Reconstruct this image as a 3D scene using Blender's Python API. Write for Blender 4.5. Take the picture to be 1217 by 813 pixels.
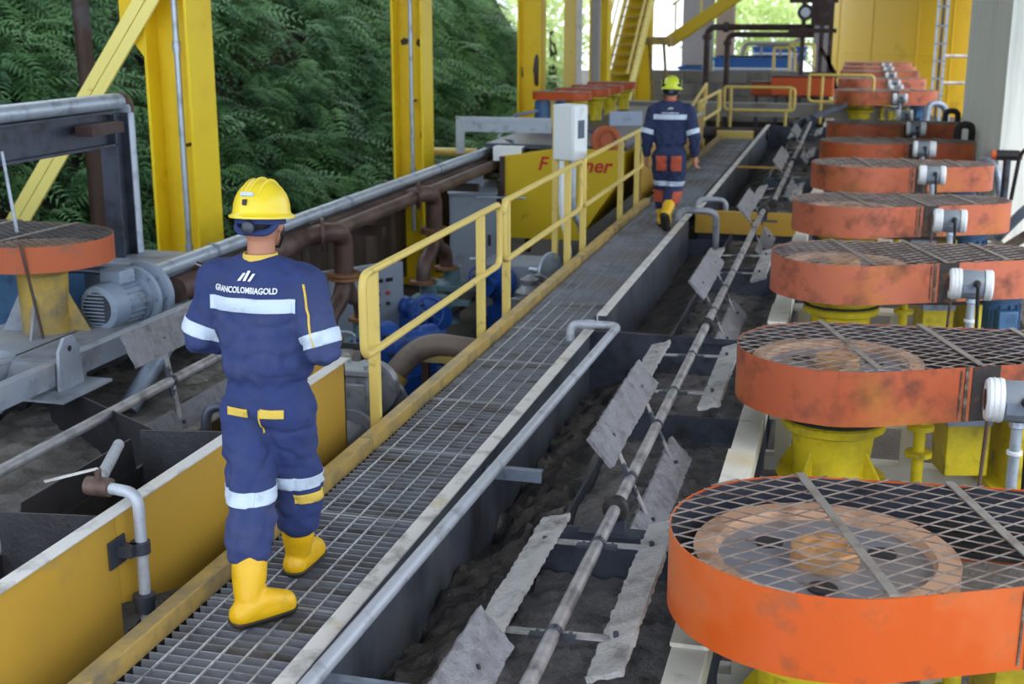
import bpy, bmesh, math, random
import numpy as np
from mathutils import Vector, Matrix, noise
from mathutils.bvhtree import BVHTree

for o in list(bpy.data.objects):
    bpy.data.objects.remove(o)
SC = bpy.context.scene
COL = SC.collection
R = math.radians
PI = math.pi
random.seed(7)

# ------------------------------------------------------------------ camera
cam_data = bpy.data.cameras.new('camera')
cam = bpy.data.objects.new('camera', cam_data)
COL.objects.link(cam)
cam_data.sensor_width = 36.0
cam_data.lens = 1512.0 / 1217.0 * 36.0
cam.location = (0, 0, 2.37)
cam.rotation_euler = (R(90 - 14.4), 0, R(14.85))
cam_data.clip_end = 500
cam_data.dof.use_dof = True
cam_data.dof.focus_distance = 5.6
cam_data.dof.aperture_fstop = 3.2
SC.camera = cam

# ------------------------------------------------------------------ world, sun, exposure
SC.view_settings.view_transform = 'Standard'
SC.view_settings.look = 'None'
SC.view_settings.gamma = 1.0
SC.view_settings.use_curve_mapping = False
SC.view_settings.exposure = 1.28
w = bpy.data.worlds.new('world')
SC.world = w
w.use_nodes = True
wn = w.node_tree
wn.nodes.clear()
bg = wn.nodes.new('ShaderNodeBackground')
wo = wn.nodes.new('ShaderNodeOutputWorld')
bg.inputs['Color'].default_value = (0.82, 0.91, 1.0, 1)
bg.inputs['Strength'].default_value = 1.0
wn.links.new(bg.outputs[0], wo.inputs[0])
sd = bpy.data.lights.new('sun', 'SUN')
sun = bpy.data.objects.new('sun', sd)
COL.objects.link(sun)
sd.energy = 1.7
sd.angle = R(38)
sd.color = (1.0, 0.96, 0.9)
sun.location = (12, -6, 14)
sun.rotation_euler = Vector((-0.62, 0.42, -0.95)).to_track_quat('-Z', 'Y').to_euler()

# ------------------------------------------------------------------ materials
def lin(h):
    h = h.lstrip('#')
    out = []
    for i in (0, 2, 4):
        c = int(h[i:i + 2], 16) / 255
        out.append(c / 12.92 if c <= 0.04045 else ((c + 0.055) / 1.055) ** 2.4)
    return (out[0], out[1], out[2], 1)

MATS = {}
def paint(name, col, rough=0.55, metal=0.0, dirt='#3a332c', amt=0.35, scale=5.0, bump=0.15, bscale=45.0,
          dirt2=None, amt2=0.2, scale2=1.6, vary=0.0, stretch=(1, 1, 1), drough=None):
    m = bpy.data.materials.new(name)
    m.use_nodes = True
    nt = m.node_tree
    N, L = nt.nodes, nt.links
    b = N['Principled BSDF']
    tc = N.new('ShaderNodeTexCoord')
    mp = N.new('ShaderNodeMapping')
    mp.inputs['Scale'].default_value = stretch
    L.new(tc.outputs['Object'], mp.inputs['Vector'])
    oi = N.new('ShaderNodeObjectInfo')
    wm = N.new('ShaderNodeMath'); wm.operation = 'MULTIPLY'; wm.inputs[1].default_value = 37.0
    L.new(oi.outputs['Random'], wm.inputs[0])
    def nz(sc, det, w=True):
        n = N.new('ShaderNodeTexNoise'); n.noise_dimensions = '4D'
        n.inputs['Scale'].default_value = sc; n.inputs['Detail'].default_value = det
        n.inputs['Roughness'].default_value = 0.62
        L.new(mp.outputs[0], n.inputs['Vector']); L.new(wm.outputs[0], n.inputs['W'])
        return n
    def ramp(src, lo, hi):
        r = N.new('ShaderNodeMapRange'); r.inputs[1].default_value = lo; r.inputs[2].default_value = hi
        L.new(src, r.inputs[0]); return r.outputs[0]
    def mix(a, bcol, fac):
        x = N.new('ShaderNodeMix'); x.data_type = 'RGBA'
        if isinstance(a, tuple): x.inputs[6].default_value = a
        else: L.new(a, x.inputs[6])
        x.inputs[7].default_value = bcol
        L.new(fac, x.inputs[0]); return x.outputs[2]
    base = lin(col)
    cur = base
    if vary:
        hs = N.new('ShaderNodeHueSaturation'); hs.inputs['Color'].default_value = base
        mv = N.new('ShaderNodeMapRange'); mv.inputs[3].default_value = 1 - vary; mv.inputs[4].default_value = 1 + vary
        L.new(oi.outputs['Random'], mv.inputs[0]); L.new(mv.outputs[0], hs.inputs['Value'])
        mv2 = N.new('ShaderNodeMapRange'); mv2.inputs[3].default_value = 1.0 ; mv2.inputs[4].default_value = 1 - vary
        L.new(oi.outputs['Random'], mv2.inputs[0]); L.new(mv2.outputs[0], hs.inputs['Saturation'])
        cur = hs.outputs[0]
    n1 = nz(scale, 6)
    f1 = ramp(n1.outputs['Fac'], 0.68 - amt * 0.45, 0.86 - amt * 0.35)
    cur = mix(cur, lin(dirt), f1)
    if dirt2:
        n2 = nz(scale2, 4)
        f2 = ramp(n2.outputs['Fac'], 0.66 - amt2 * 0.5, 0.85 - amt2 * 0.3)
        cur = mix(cur, lin(dirt2), f2)
    L.new(cur, b.inputs['Base Color'])
    b.inputs['Metallic'].default_value = metal
    if drough is None:
        b.inputs['Roughness'].default_value = rough
    else:
        rr = N.new('ShaderNodeMapRange'); rr.inputs[3].default_value = rough; rr.inputs[4].default_value = drough
        L.new(f1, rr.inputs[0]); L.new(rr.outputs[0], b.inputs['Roughness'])
    if bump:
        nb = nz(bscale, 5)
        bp = N.new('ShaderNodeBump'); bp.inputs['Strength'].default_value = bump; bp.inputs['Distance'].default_value = 0.02
        L.new(nb.outputs['Fac'], bp.inputs['Height']); L.new(bp.outputs[0], b.inputs['Normal'])
    MATS[name] = m
    return m

paint('yellow_column', '#F4D420', 0.42, dirt='#4a3f1c', amt=0.08, scale=3.2, bump=0.03, dirt2='#E8C01A', amt2=0.4)
paint('yellow_brace', '#FBEB8C', 0.45, dirt='#6b5a20', amt=0.1, scale=4, bump=0.03)
paint('yellow_launder', '#C49B3A', 0.42, dirt='#94876a', amt=0.2, scale=2.5, bump=0.04, dirt2='#B6903c', amt2=0.5, scale2=0.9)
paint('yellow_rail', '#E2C870', 0.42, dirt='#7b6a3a', amt=0.18, scale=9, bump=0.04)
paint('yellow_toe', '#BFA05A', 0.5, dirt='#77705f', amt=0.5, scale=5, bump=0.06, dirt2='#8d8168', amt2=0.35, scale2=2.2)
paint('yellow_stand', '#D3BE1C', 0.5, dirt='#5e5220', amt=0.3, scale=7, bump=0.08, dirt2='#8a7a1c', amt2=0.3, scale2=2.5)
paint('yellow_dusty', '#B99B46', 0.6, dirt='#6b665c', amt=0.5, scale=5, bump=0.08, dirt2='#85806f', amt2=0.4)
paint('yellow_tank', '#CDA41A', 0.45, dirt='#92781c', amt=0.25, scale=0.8, bump=0.02, bscale=6)
paint('yellow_machine', '#D3B414', 0.42, dirt='#5e5316', amt=0.15, scale=3, bump=0.03)
paint('orange_cover', '#B9552A', 0.42, dirt='#5c3a2e', amt=0.42, scale=4.5, bump=0.06, dirt2='#C27A34', amt2=0.28, scale2=1.8, vary=0.12)
paint('orange_cover_new', '#C8551A', 0.36, dirt='#74462f', amt=0.32, scale=6, bump=0.05, dirt2='#D27644', amt2=0.35, scale2=1.5)
paint('orange_dusty', '#B25A34', 0.6, dirt='#6d5d52', amt=0.35, scale=5, bump=0.06)
paint('orange_small', '#C4521F', 0.5, dirt='#8a4a2c', amt=0.2, scale=4, bump=0.03)
paint('burnt', '#2e2a2c', 0.6, dirt='#6b4632', amt=0.4, scale=9, bump=0.2)
paint('weld', '#4d4038', 0.55, dirt='#8f8478', amt=0.5, scale=18, bump=0.6, bscale=90)
paint('mesh_steel', '#A0938d', 0.55, metal=0.3, dirt='#6b5146', amt=0.5, scale=8, bump=0.1)
paint('mesh_steel_grey', '#6e6a68', 0.55, metal=0.4, dirt='#4a4543', amt=0.5, scale=8, bump=0.1)
paint('strap', '#9b948f', 0.5, metal=0.4, dirt='#6e5d52', amt=0.45, scale=8, bump=0.15)
paint('pulley_rim', '#C59C80', 0.5, metal=0.1, dirt='#7b5a47', amt=0.4, scale=6, bump=0.12)
paint('pulley_web', '#8b8f9b', 0.4, metal=0.4, dirt='#9c8878', amt=0.5, scale=2.6, bump=0.08)
paint('pulley_hub', '#C4915f', 0.5, metal=0.1, dirt='#a08670', amt=0.45, scale=7, bump=0.15)
paint('rubber', '#17181b', 0.6, dirt='#3c3a3a', amt=0.4, scale=8, bump=0.1)
paint('black_plastic', '#15171c', 0.45, dirt='#34363a', amt=0.2, scale=10, bump=0.03)
paint('steel_dark', '#4b5160', 0.42, metal=0.55, dirt='#2e2d30', amt=0.45, scale=5, bump=0.1)
paint('steel_wall', '#5d6370', 0.5, metal=0.35, dirt='#35363a', amt=0.5, scale=2.4, bump=0.08, dirt2='#83878c', amt2=0.3, scale2=1.1, stretch=(1, 1, 0.5))
paint('steel_blue', '#8a96aa', 0.42, metal=0.35, dirt='#59606d', amt=0.4, scale=5, bump=0.06)
paint('galv', '#B7C3D4', 0.38, metal=0.45, dirt='#7e8791', amt=0.35, scale=7, bump=0.04)
paint('lip_white', '#D6D4D4', 0.55, dirt='#6e6a66', amt=0.4, scale=5, bump=0.12, dirt2='#C7AF6A', amt2=0.12, scale2=3.0)
paint('beam_white', '#DEDCD4', 0.5, dirt='#85807a', amt=0.25, scale=4, bump=0.05, dirt2='#CDBf94', amt2=0.3)
paint('frame_grey', '#8f98a8', 0.5, dirt='#5b5d63', amt=0.4, scale=4, bump=0.1, dirt2='#a8a7a4', amt2=0.4)
paint('grating', '#8d919d', 0.4, metal=0.4, dirt='#55504e', amt=0.4, scale=3, bump=0.05, dirt2='#5f564a', amt2=0.35, scale2=1.2)
paint('grating_far', '#8c93a1', 0.45, metal=0.4, dirt='#5b5855', amt=0.5, scale=2, bump=0.05, dirt2='#75675e', amt2=0.35, scale2=0.8)
paint('rod_bright', '#C3C5CB', 0.4, metal=0.3, dirt='#6c6a69', amt=0.5, scale=4, bump=0.05)
paint('pipe_grey', '#B3B9C6', 0.45, metal=0.25, dirt='#686b73', amt=0.35, scale=6, bump=0.08)
paint('shaft_steel', '#A7A6AA', 0.42, metal=0.35, dirt='#57555a', amt=0.5, scale=7, bump=0.25, bscale=60)
paint('unseen_roof_sheet', '#b9bdbf', 0.6)
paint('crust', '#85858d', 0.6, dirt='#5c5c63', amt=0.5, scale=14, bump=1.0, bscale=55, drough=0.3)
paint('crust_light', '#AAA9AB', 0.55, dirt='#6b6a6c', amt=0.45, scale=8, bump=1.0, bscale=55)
paint('froth', '#5b585a', 0.36, dirt='#2e2c2f', amt=0.55, scale=6, bump=1.0, bscale=26, dirt2='#6d6b69', amt2=0.3, scale2=2.0, drough=0.2)
paint('froth_wet', '#6f6c69', 0.3, dirt='#3c3b3d', amt=0.5, scale=4, bump=0.7, bscale=24, dirt2='#8f8b85', amt2=0.35, scale2=1.4)
paint('sludge', '#544f4d', 0.38, dirt='#232124', amt=0.55, scale=4, bump=1.0, bscale=30, dirt2='#54504c', amt2=0.3, scale2=2.0)
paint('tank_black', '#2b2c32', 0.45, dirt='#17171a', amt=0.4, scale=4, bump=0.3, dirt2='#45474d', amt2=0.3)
paint('rust_pipe', '#58433d', 0.5, metal=0.1, dirt='#35241f', amt=0.45, scale=4, bump=0.12, dirt2='#7d6a66', amt2=0.35)
paint('rust_flange', '#8a6142', 0.6, dirt='#4b3026', amt=0.45, scale=9, bump=0.2)
paint('rust_beam', '#412e2a', 0.6, dirt='#33231f', amt=0.45, scale=5, bump=0.15, dirt2='#5c6070', amt2=0.3)
paint('board', '#4f413a', 0.7, dirt='#372b27', amt=0.5, scale=3, bump=0.2, dirt2='#75665c', amt2=0.35, vary=0.12, stretch=(1, 1, 0.25))
paint('pipe_taupe', '#75675f', 0.5, dirt='#4b3f39', amt=0.4, scale=4, bump=0.1)
paint('blue_machine', '#1f50a4', 0.4, dirt='#1a2f5c', amt=0.3, scale=6, bump=0.06)
paint('blue_motor', '#3F6690', 0.45, dirt='#23364d', amt=0.35, scale=6, bump=0.08)
paint('blue_far', '#2F67B4', 0.45, dirt='#27528c', amt=0.3, scale=1.5, bump=0.02)
paint('teal_valve', '#6f8f9a', 0.5, dirt='#46565c', amt=0.4, scale=7, bump=0.15)
paint('valve_grey', '#90939b', 0.45, metal=0.3, dirt='#54565c', amt=0.4, scale=8, bump=0.15)
paint('motor_grey', '#8b9bb0', 0.45, dirt='#5b626e', amt=0.35, scale=6, bump=0.06)
paint('cabinet', '#8d97a8', 0.5, dirt='#70757f', amt=0.25, scale=3, bump=0.03)
paint('box_white', '#E6EDF2', 0.45, dirt='#b3bac0', amt=0.2, scale=3, bump=0.02)
paint('cap_white', '#DDE2E8', 0.4, dirt='#a9a9a6', amt=0.2, scale=9, bump=0.03)
paint('sensor_grey', '#7f8894', 0.42, dirt='#5a6069', amt=0.3, scale=8, bump=0.04)
paint('screen', '#4b5870', 0.25, dirt='#3b4558', amt=0.3, scale=9, bump=0.0)
paint('red_text', '#C22A1C', 0.5, dirt='#94251c', amt=0.2, scale=9, bump=0.0)
paint('concrete', '#8c8a88', 0.8, dirt='#6b6863', amt=0.4, scale=1.5, bump=0.2, dirt2='#a5a29c', amt2=0.3, scale2=0.5)
paint('concrete_dark', '#4a4644', 0.85, dirt='#2c2927', amt=0.5, scale=1.2, bump=0.3, dirt2='#5f5850', amt2=0.3, scale2=0.5)
paint('wall_paint', '#F0F3EE', 0.7, dirt='#bcc4bf', amt=0.3, scale=1.5, bump=0.03, stretch=(2, 2, 0.15))
paint('soil', '#2a231a', 0.95, dirt='#18140f', amt=0.5, scale=1.5, bump=0.6, dirt2='#4d362a', amt2=0.3)
paint('pillar_grey', '#9c9696', 0.75, dirt='#86807f', amt=0.3, scale=1, bump=0.05)
paint('pillar_beige', '#C3AE9C', 0.75, dirt='#a9958a', amt=0.3, scale=1, bump=0.05)
# people
paint('coverall', '#26366a', 0.85, dirt='#1b2548', amt=0.35, scale=6, bump=0.4, bscale=11, dirt2='#46507a', amt2=0.3, scale2=3.0)
paint('coverall_second', '#243055', 0.85, dirt='#1a2140', amt=0.3, scale=7, bump=0.3, bscale=9)
paint('reflective', '#C3D2E6', 0.45, dirt='#9dacbf', amt=0.3, scale=16, bump=0.15)
paint('yellow_cloth', '#D9B952', 0.8, dirt='#a08a3c', amt=0.3, scale=14, bump=0.2)
paint('orange_cloth', '#B8543A', 0.85, dirt='#8b4232', amt=0.35, scale=14, bump=0.2)
paint('boot_yellow', '#E3B213', 0.4, dirt='#a88620', amt=0.3, scale=7, bump=0.12)
paint('sole', '#2a2725', 0.7, dirt='#4b4238', amt=0.4, scale=9, bump=0.2)
paint('helmet_yellow', '#EBD02E', 0.3, dirt='#d8bf38', amt=0.15, scale=8, bump=0.01)
paint('helmet_lime', '#D3E03A', 0.35, dirt='#a9b82c', amt=0.2, scale=8, bump=0.02)
paint('skin', '#B07A62', 0.55, dirt='#95604c', amt=0.3, scale=9, bump=0.06)
paint('hair', '#15110f', 0.6, dirt='#2b221d', amt=0.3, scale=40, bump=0.5, bscale=120)
paint('white_print', '#E4E8F0', 0.6, dirt='#b9c0cc', amt=0.15, scale=12, bump=0.0)
# foliage
def leafmat(name, c1, c2, trans=0.25):
    m = bpy.data.materials.new(name); m.use_nodes = True
    N, L = m.node_tree.nodes, m.node_tree.links
    b = N['Principled BSDF']
    tc = N.new('ShaderNodeTexCoord')
    n = N.new('ShaderNodeTexNoise'); n.inputs['Scale'].default_value = 1.7; n.inputs['Detail'].default_value = 5
    L.new(tc.outputs['Object'], n.inputs['Vector'])
    r = N.new('ShaderNodeMapRange'); r.inputs[1].default_value = 0.35; r.inputs[2].default_value = 0.65
    L.new(n.outputs['Fac'], r.inputs[0])
    x = N.new('ShaderNodeMix'); x.data_type = 'RGBA'
    x.inputs[6].default_value = lin(c1); x.inputs[7].default_value = lin(c2)
    L.new(r.outputs[0], x.inputs[0]); L.new(x.outputs[2], b.inputs['Base Color'])
    b.inputs['Roughness'].default_value = 0.5
    b.inputs['Specular IOR Level'].default_value = 0.35
    t = N.new('ShaderNodeBsdfTranslucent'); L.new(x.outputs[2], t.inputs['Color'])
    ms = N.new('ShaderNodeMixShader'); ms.inputs[0].default_value = trans
    L.new(b.outputs[0], ms.inputs[1]); L.new(t.outputs[0], ms.inputs[2])
    L.new(ms.outputs[0], N['Material Output'].inputs['Surface'])
    MATS[name] = m
leafmat('fern', '#447449', '#7fab66')
leafmat('fern_dark', '#396543', '#6a985c')
leafmat('leaf_bright', '#b5cf7e', '#e4efb8', 0.5)
paint('gland_green', '#3f7a5a', 0.5)

# ------------------------------------------------------------------ mesh helpers
ORG = {}
class MB:
    def __init__(s): s.v = []; s.f = []
    def add(s, vs, fs):
        k = len(s.v); s.v += [Vector(p) for p in vs]; s.f += [[i + k for i in f] for f in fs]; return s
    def bx(s, x0, x1, y0, y1, z0, z1):
        return s.add([(x0, y0, z0), (x1, y0, z0), (x1, y1, z0), (x0, y1, z0), (x0, y0, z1), (x1, y0, z1), (x1, y1, z1), (x0, y1, z1)],
                     [(0, 3, 2, 1), (4, 5, 6, 7), (0, 1, 5, 4), (1, 2, 6, 5), (2, 3, 7, 6), (3, 0, 4, 7)])
    def box(s, c, sz, rot=None):
        k = len(s.v); a, b, d = sz[0] / 2, sz[1] / 2, sz[2] / 2
        s.bx(-a, a, -b, b, -d, d)
        for i in range(k, len(s.v)):
            p = s.v[i]
            if rot is not None: p = rot @ p
            s.v[i] = p + Vector(c)
        return s
    def bar(s, p0, p1, wd, ht, up=(0, 0, 1)):
        p0, p1 = Vector(p0), Vector(p1); d = (p1 - p0); ln = d.length; d.normalize()
        x = d.cross(Vector(up))
        if x.length < 1e-4: x = d.cross(Vector((0, 1, 0)))
        x.normalize(); z = x.cross(d)
        M = Matrix((x, d, z)).transposed()
        return s.box((p0 + p1) / 2, (wd, ln, ht), M)
    def prism(s, poly, plane, a0, a1):
        n = len(poly)
        def P(u, v, a): return {'xy': (u, v, a), 'xz': (u, a, v), 'yz': (a, u, v)}[plane]
        vs = [P(u, v, a0) for u, v in poly] + [P(u, v, a1) for u, v in poly]
        fs = [list(range(n))[::-1], list(range(n, 2 * n))] + [[i, (i + 1) % n, n + (i + 1) % n, n + i] for i in range(n)]
        return s.add(vs, fs)
    def tube(s, pts, r, n=12, caps=True):
        pts = [Vector(p) for p in pts]; m = len(pts)
        rs = r if isinstance(r, (list, tuple)) else [r] * m
        t = [(pts[min(i + 1, m - 1)] - pts[max(i - 1, 0)]).normalized() for i in range(m)]
        u = t[0].cross(Vector((0, 0, 1)))
        if u.length < 1e-3: u = t[0].cross(Vector((1, 0, 0)))
        u.normalize(); vs = []; fs = []
        for i in range(m):
            u = (u - t[i] * u.dot(t[i])).normalized(); vv = t[i].cross(u)
            for j in range(n):
                a = 2 * PI * j / n
                vs.append(pts[i] + (u * math.cos(a) + vv * math.sin(a)) * rs[i])
        for i in range(m - 1):
            for j in range(n):
                fs.append([i * n + j, i * n + (j + 1) % n, (i + 1) * n + (j + 1) % n, (i + 1) * n + j])
        if caps: fs += [list(range(n))[::-1], list(range((m - 1) * n, m * n))]
        return s.add(vs, fs)
    def lathe(s, prof, c=(0, 0, 0), axis=(0, 0, 1), n=28):
        c = Vector(c); ax = Vector(axis).normalized()
        u = ax.cross(Vector((0, 1, 0)))
        if u.length < 1e-3: u = ax.cross(Vector((1, 0, 0)))
        u.normalize(); v = ax.cross(u); vs = []; fs = []; rows = []
        for r, z in prof:
            if r < 1e-6: rows.append([len(vs)]); vs.append(c + ax * z)
            else:
                rows.append(list(range(len(vs), len(vs) + n)))
                for j in range(n):
                    a = 2 * PI * j / n; vs.append(c + ax * z + (u * math.cos(a) + v * math.sin(a)) * r)
        for A, B in zip(rows, rows[1:]):
            for j in range(n):
                k = (j + 1) % n
                if len(A) == 1 and len(B) == 1: continue
                if len(A) == 1: fs.append([A[0], B[k], B[j]])
                elif len(B) == 1: fs.append([A[j], A[k], B[0]])
                else: fs.append([A[j], A[k], B[k], B[j]])
        if len(rows[0]) > 1: fs.append(rows[0][::-1])
        if len(rows[-1]) > 1: fs.append(rows[-1])
        return s.add(vs, fs)
    def cyl(s, p0, p1, r, n=16):
        p0, p1 = Vector(p0), Vector(p1)
        return s.lathe([(r, 0), (r, (p1 - p0).length)], p0, p1 - p0, n)

def path(pts, rad, seg=5):
    """polyline with rounded corners"""
    pts = [Vector(p) for p in pts]; out = [pts[0]]
    for a, b, c in zip(pts, pts[1:], pts[2:]):
        d0 = (a - b); d1 = (c - b); r = min(rad, d0.length * 0.48, d1.length * 0.48)
        p = b + d0.normalized() * r; q = b + d1.normalized() * r
        for i in range(seg + 1):
            t = i / seg; out.append(p * (1 - t) ** 2 + b * 2 * t * (1 - t) + q * t * t)
    out.append(pts[-1]); return out

def tag(o, label=None, cat=None, group=None, kind=None):
    if label: o['label'] = label
    if cat: o['category'] = cat
    if group: o['group'] = group
    if kind: o['kind'] = kind
    return o

def finish(me, mat, sharp=38):
    if mat: me.materials.append(MATS[mat])
    if sharp:
        me.polygons.foreach_set('use_smooth', [True] * len(me.polygons))
        me.set_sharp_from_angle(angle=R(sharp))
    me.update()

def thing(name, loc, label=None, cat=None, group=None, kind=None):
    o = bpy.data.objects.new(name, None); o.empty_display_size = 0.1
    COL.objects.link(o); o.location = loc; ORG[o] = Vector(loc)
    return tag(o, label, cat, group, kind)

def obj(name, mb, mat, parent=None, label=None, cat=None, group=None, kind=None, bevel=0, sharp=38, fix=True):
    vs = mb.v
    if parent is not None: org = ORG[parent]
    else:
        lo = Vector([min(p[i] for p in vs) for i in range(3)]); hi = Vector([max(p[i] for p in vs) for i in range(3)])
        org = Vector(((lo.x + hi.x) / 2, (lo.y + hi.y) / 2, lo.z))
    me = bpy.data.meshes.new(name)
    me.from_pydata([p - org for p in vs], [], mb.f)
    if fix:
        bm = bmesh.new(); bm.from_mesh(me); bmesh.ops.recalc_face_normals(bm, faces=bm.faces); bm.to_mesh(me); bm.free()
    finish(me, mat, sharp)
    o = bpy.data.objects.new(name, me); COL.objects.link(o)
    ORG[o] = org
    if parent is not None: o.parent = parent
    else: o.location = org
    if bevel:
        b = o.modifiers.new('bevel', 'BEVEL'); b.width = bevel; b.segments = 2; b.limit_method = 'ANGLE'; b.angle_limit = R(40)
    return tag(o, label, cat, group, kind)

def npmesh(name, V, F, mat, parent=None, sharp=0, **kw):
    """fast mesh from numpy arrays, F is (n,4) or (n,3)"""
    V = np.asarray(V, dtype=np.float32); F = np.asarray(F, dtype=np.int32)
    org = ORG[parent] if parent is not None else Vector(((V[:, 0].min() + V[:, 0].max()) / 2, (V[:, 1].min() + V[:, 1].max()) / 2, V[:, 2].min()))
    V = V - np.array(org, dtype=np.float32)
    k = F.shape[1]; me = bpy.data.meshes.new(name)
    me.vertices.add(len(V)); me.vertices.foreach_set('co', V.ravel())
    me.loops.add(F.size); me.loops.foreach_set('vertex_index', F.ravel())
    me.polygons.add(len(F)); me.polygons.foreach_set('loop_start', np.arange(0, F.size, k, dtype=np.int32))
    me.update(calc_edges=True); me.validate()
    finish(me, mat, sharp)
    o = bpy.data.objects.new(name, me); COL.objects.link(o); ORG[o] = Vector(org)
    if parent is not None: o.parent = parent
    else: o.location = org
    return tag(o, **kw)

def copy_tree(o, parent=None):
    c = o.copy(); COL.objects.link(c)
    if parent is not None: c.parent = parent
    for ch in list(o.children): copy_tree(ch, c)
    return c

def empty_base(p): return thing(*p)

def grid_surface(name, x0, x1, y0, y1, zf, step, mat, parent=None, depth=0.08, **kw):
    """bumpy slab surface with skirts, height from zf(x,y)"""
    nx = max(2, int((x1 - x0) / step)); ny = max(2, int((y1 - y0) / step))
    xs = np.linspace(x0, x1, nx); ys = np.linspace(y0, y1, ny)
    V = []; F = []
    for j in range(ny):
        for i in range(nx): V.append((xs[i], ys[j], zf(xs[i], ys[j])))
    for j in range(ny - 1):
        for i in range(nx - 1):
            a = j * nx + i; F.append((a, a + 1, a + nx + 1, a + nx))
    k = len(V)
    ring = [i for i in range(nx)] + [j * nx + nx - 1 for j in range(1, ny)] + [(ny - 1) * nx + i for i in range(nx - 2, -1, -1)] + [j * nx for j in range(ny - 2, 0, -1)]
    zb = min(v[2] for v in V) - depth
    for q in ring: V.append((V[q][0], V[q][1], zb))
    n = len(ring)
    for i in range(n): F.append((ring[(i + 1) % n], ring[i], k + i, k + (i + 1) % n))
    return npmesh(name, V, F, mat, parent, sharp=60, **kw)

def fbm(x, y, z, sc, oct=4): return noise.fractal(Vector((x * sc, y * sc, z * sc)), 0.9, 2.1, oct)
# ================================================================== setting
m = MB().bx(-30, 30, -3, 90, -1.45, -1.35)
obj('floor', m, 'concrete_dark', kind='structure', label='dark dirty concrete floor of the pit below the walkway', sharp=0)
# bank of earth on the left
def bank_z(x, y):
    t = (-7.6 - x)
    return -1.1 + max(0, t) * 1.55 + 0.35 * fbm(x, y, 0, 0.35)
grid_surface('ground_bank', -13.5, -7.0, 2, 36, bank_z, 0.5, 'soil', kind='structure', label='steep brown earth bank behind the ferns')
# boarded retaining wall behind the pipes
wl = thing('wall_left', (-6.15, 14.5, -1.35), kind='structure', label='wall of dark brown upright boards behind the rusty pipes')
k = 0; y = 8.2
while y < 21.6:
    wd = random.uniform(0.22, 0.3)
    obj('plank', MB().bx(-6.2 - random.uniform(0, .012), -6.15 + random.uniform(0, .015), y, y + wd - 0.012, -1.35, 0.05 + random.uniform(-.02, .02)), 'board', wl)
    y += wd
obj('top_rail', MB().bx(-6.14, -6.06, 8.2, 21.6, -0.02, 0.06), 'rust_beam', wl)
# unseen shed roof, added to keep overhead sky light off the plant
obj('unseen_roof', MB().prism([(-7.4, 6.9), (-1.5, 8.6), (5.5, 6.7), (5.5, 6.8), (-1.5, 8.7), (-7.4, 7.0)], 'xz', -2.0, 58), 'unseen_roof_sheet', kind='structure', label='unseen pale sheet roof high above the plant, added to block the sky')
# right wall pier
obj('wall_right', MB().bx(2.02, 3.6, 19.2, 26.2, -1.4, 7), 'wall_paint', kind='structure', label='pale painted concrete pier on the right behind the covers')
# far platform
obj('trim_1', MB().bx(-7.5, 0.6, 31.2, 31.6, 0.02, 0.34), 'concrete', kind='structure', label='light concrete beam crossing behind the end of the walkway')
wf = thing('wall_far', (-3, 38, -1.4), kind='structure', label='low grey block wall below the blue tanks')
for r_ in range(4):
    for c in range(10):
        x0 = -7.5 + c * 0.6 + (0.3 if r_ % 2 else 0)
        obj('block', MB().bx(x0, x0 + 0.585, 37.6, 38.0, -0.6 + r_ * 0.36, -0.6 + r_ * 0.36 + 0.345), 'concrete', wf)
obj('core', MB().bx(-7.5, -.7, 37.65, 37.98, -1.4, 0.82), 'concrete_dark', wf)

# ================================================================== walkway
BARX0, BARX1 = -2.485, -1.93
NPAN = 8
bar_me = None
P0 = 2.45
def cross_bar(y0): return MB().bx(BARX0, BARX1, y0 - 0.0035, y0 + 0.0035, -0.04, 0.0)
panel = None
names = ['grating panel of the walkway at the very front of the picture', 'grating panel of the walkway just before the nearest yellow boot',
         'walkway grating panel under the near worker\'s yellow boots', 'walkway grating panel just ahead of the near worker\'s boots',
         'walkway grating panel beside the end of the yellow launder', 'walkway grating panel beside the first handrail post',
         'walkway grating panel beside the middle of the near handrail', 'last open grating panel before the finer far grating']
for i in range(NPAN):
    y0 = P0 + i * 0.99
    if panel is None:
        panel = thing('walkway_panel', (0, 0, 0), cat='grating')
        for j in range(17):
            obj('cross_bar', cross_bar(0.03 + j * 0.058), 'grating', panel)
        for e in (0.004, 0.982): obj('end_bar', MB().bx(BARX0, BARX1, e - 0.006, e + 0.006, -0.042, 0.001), 'grating', panel)
        for j in range(5):
            x = BARX0 + 0.075 + j * 0.1
            obj('twist_rod', MB().bx(x - 0.003, x + 0.003, 0, 0.985, -0.006, 0.003), 'rod_bright', panel)
        p = panel
    else:
        p = copy_tree(panel)
    p.location = (0, y0, 0)
    p['label'] = names[i]; p['group'] = 'grating panels of the walkway'
YF = P0 + NPAN * 0.99
m = MB(); y = YF + 0.03
while y < 25.8:
    m.bx(BARX0, BARX1 + 0.02, y - 0.006, y + 0.006, -0.034, 0.0); y += 0.042
far = thing('walkway_panel', (-2.22, 18, -0.05), 'long finer grating of the walkway under the far worker', 'grating')
obj('cross_bars', m, 'grating_far', far, kind='stuff')
for j in range(5):
    x = BARX0 + 0.075 + j * 0.1
    obj('twist_rod', MB().bx(x - 0.005, x + 0.005, YF, 25.8, -0.006, 0.004), 'grating_far', far)
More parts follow.
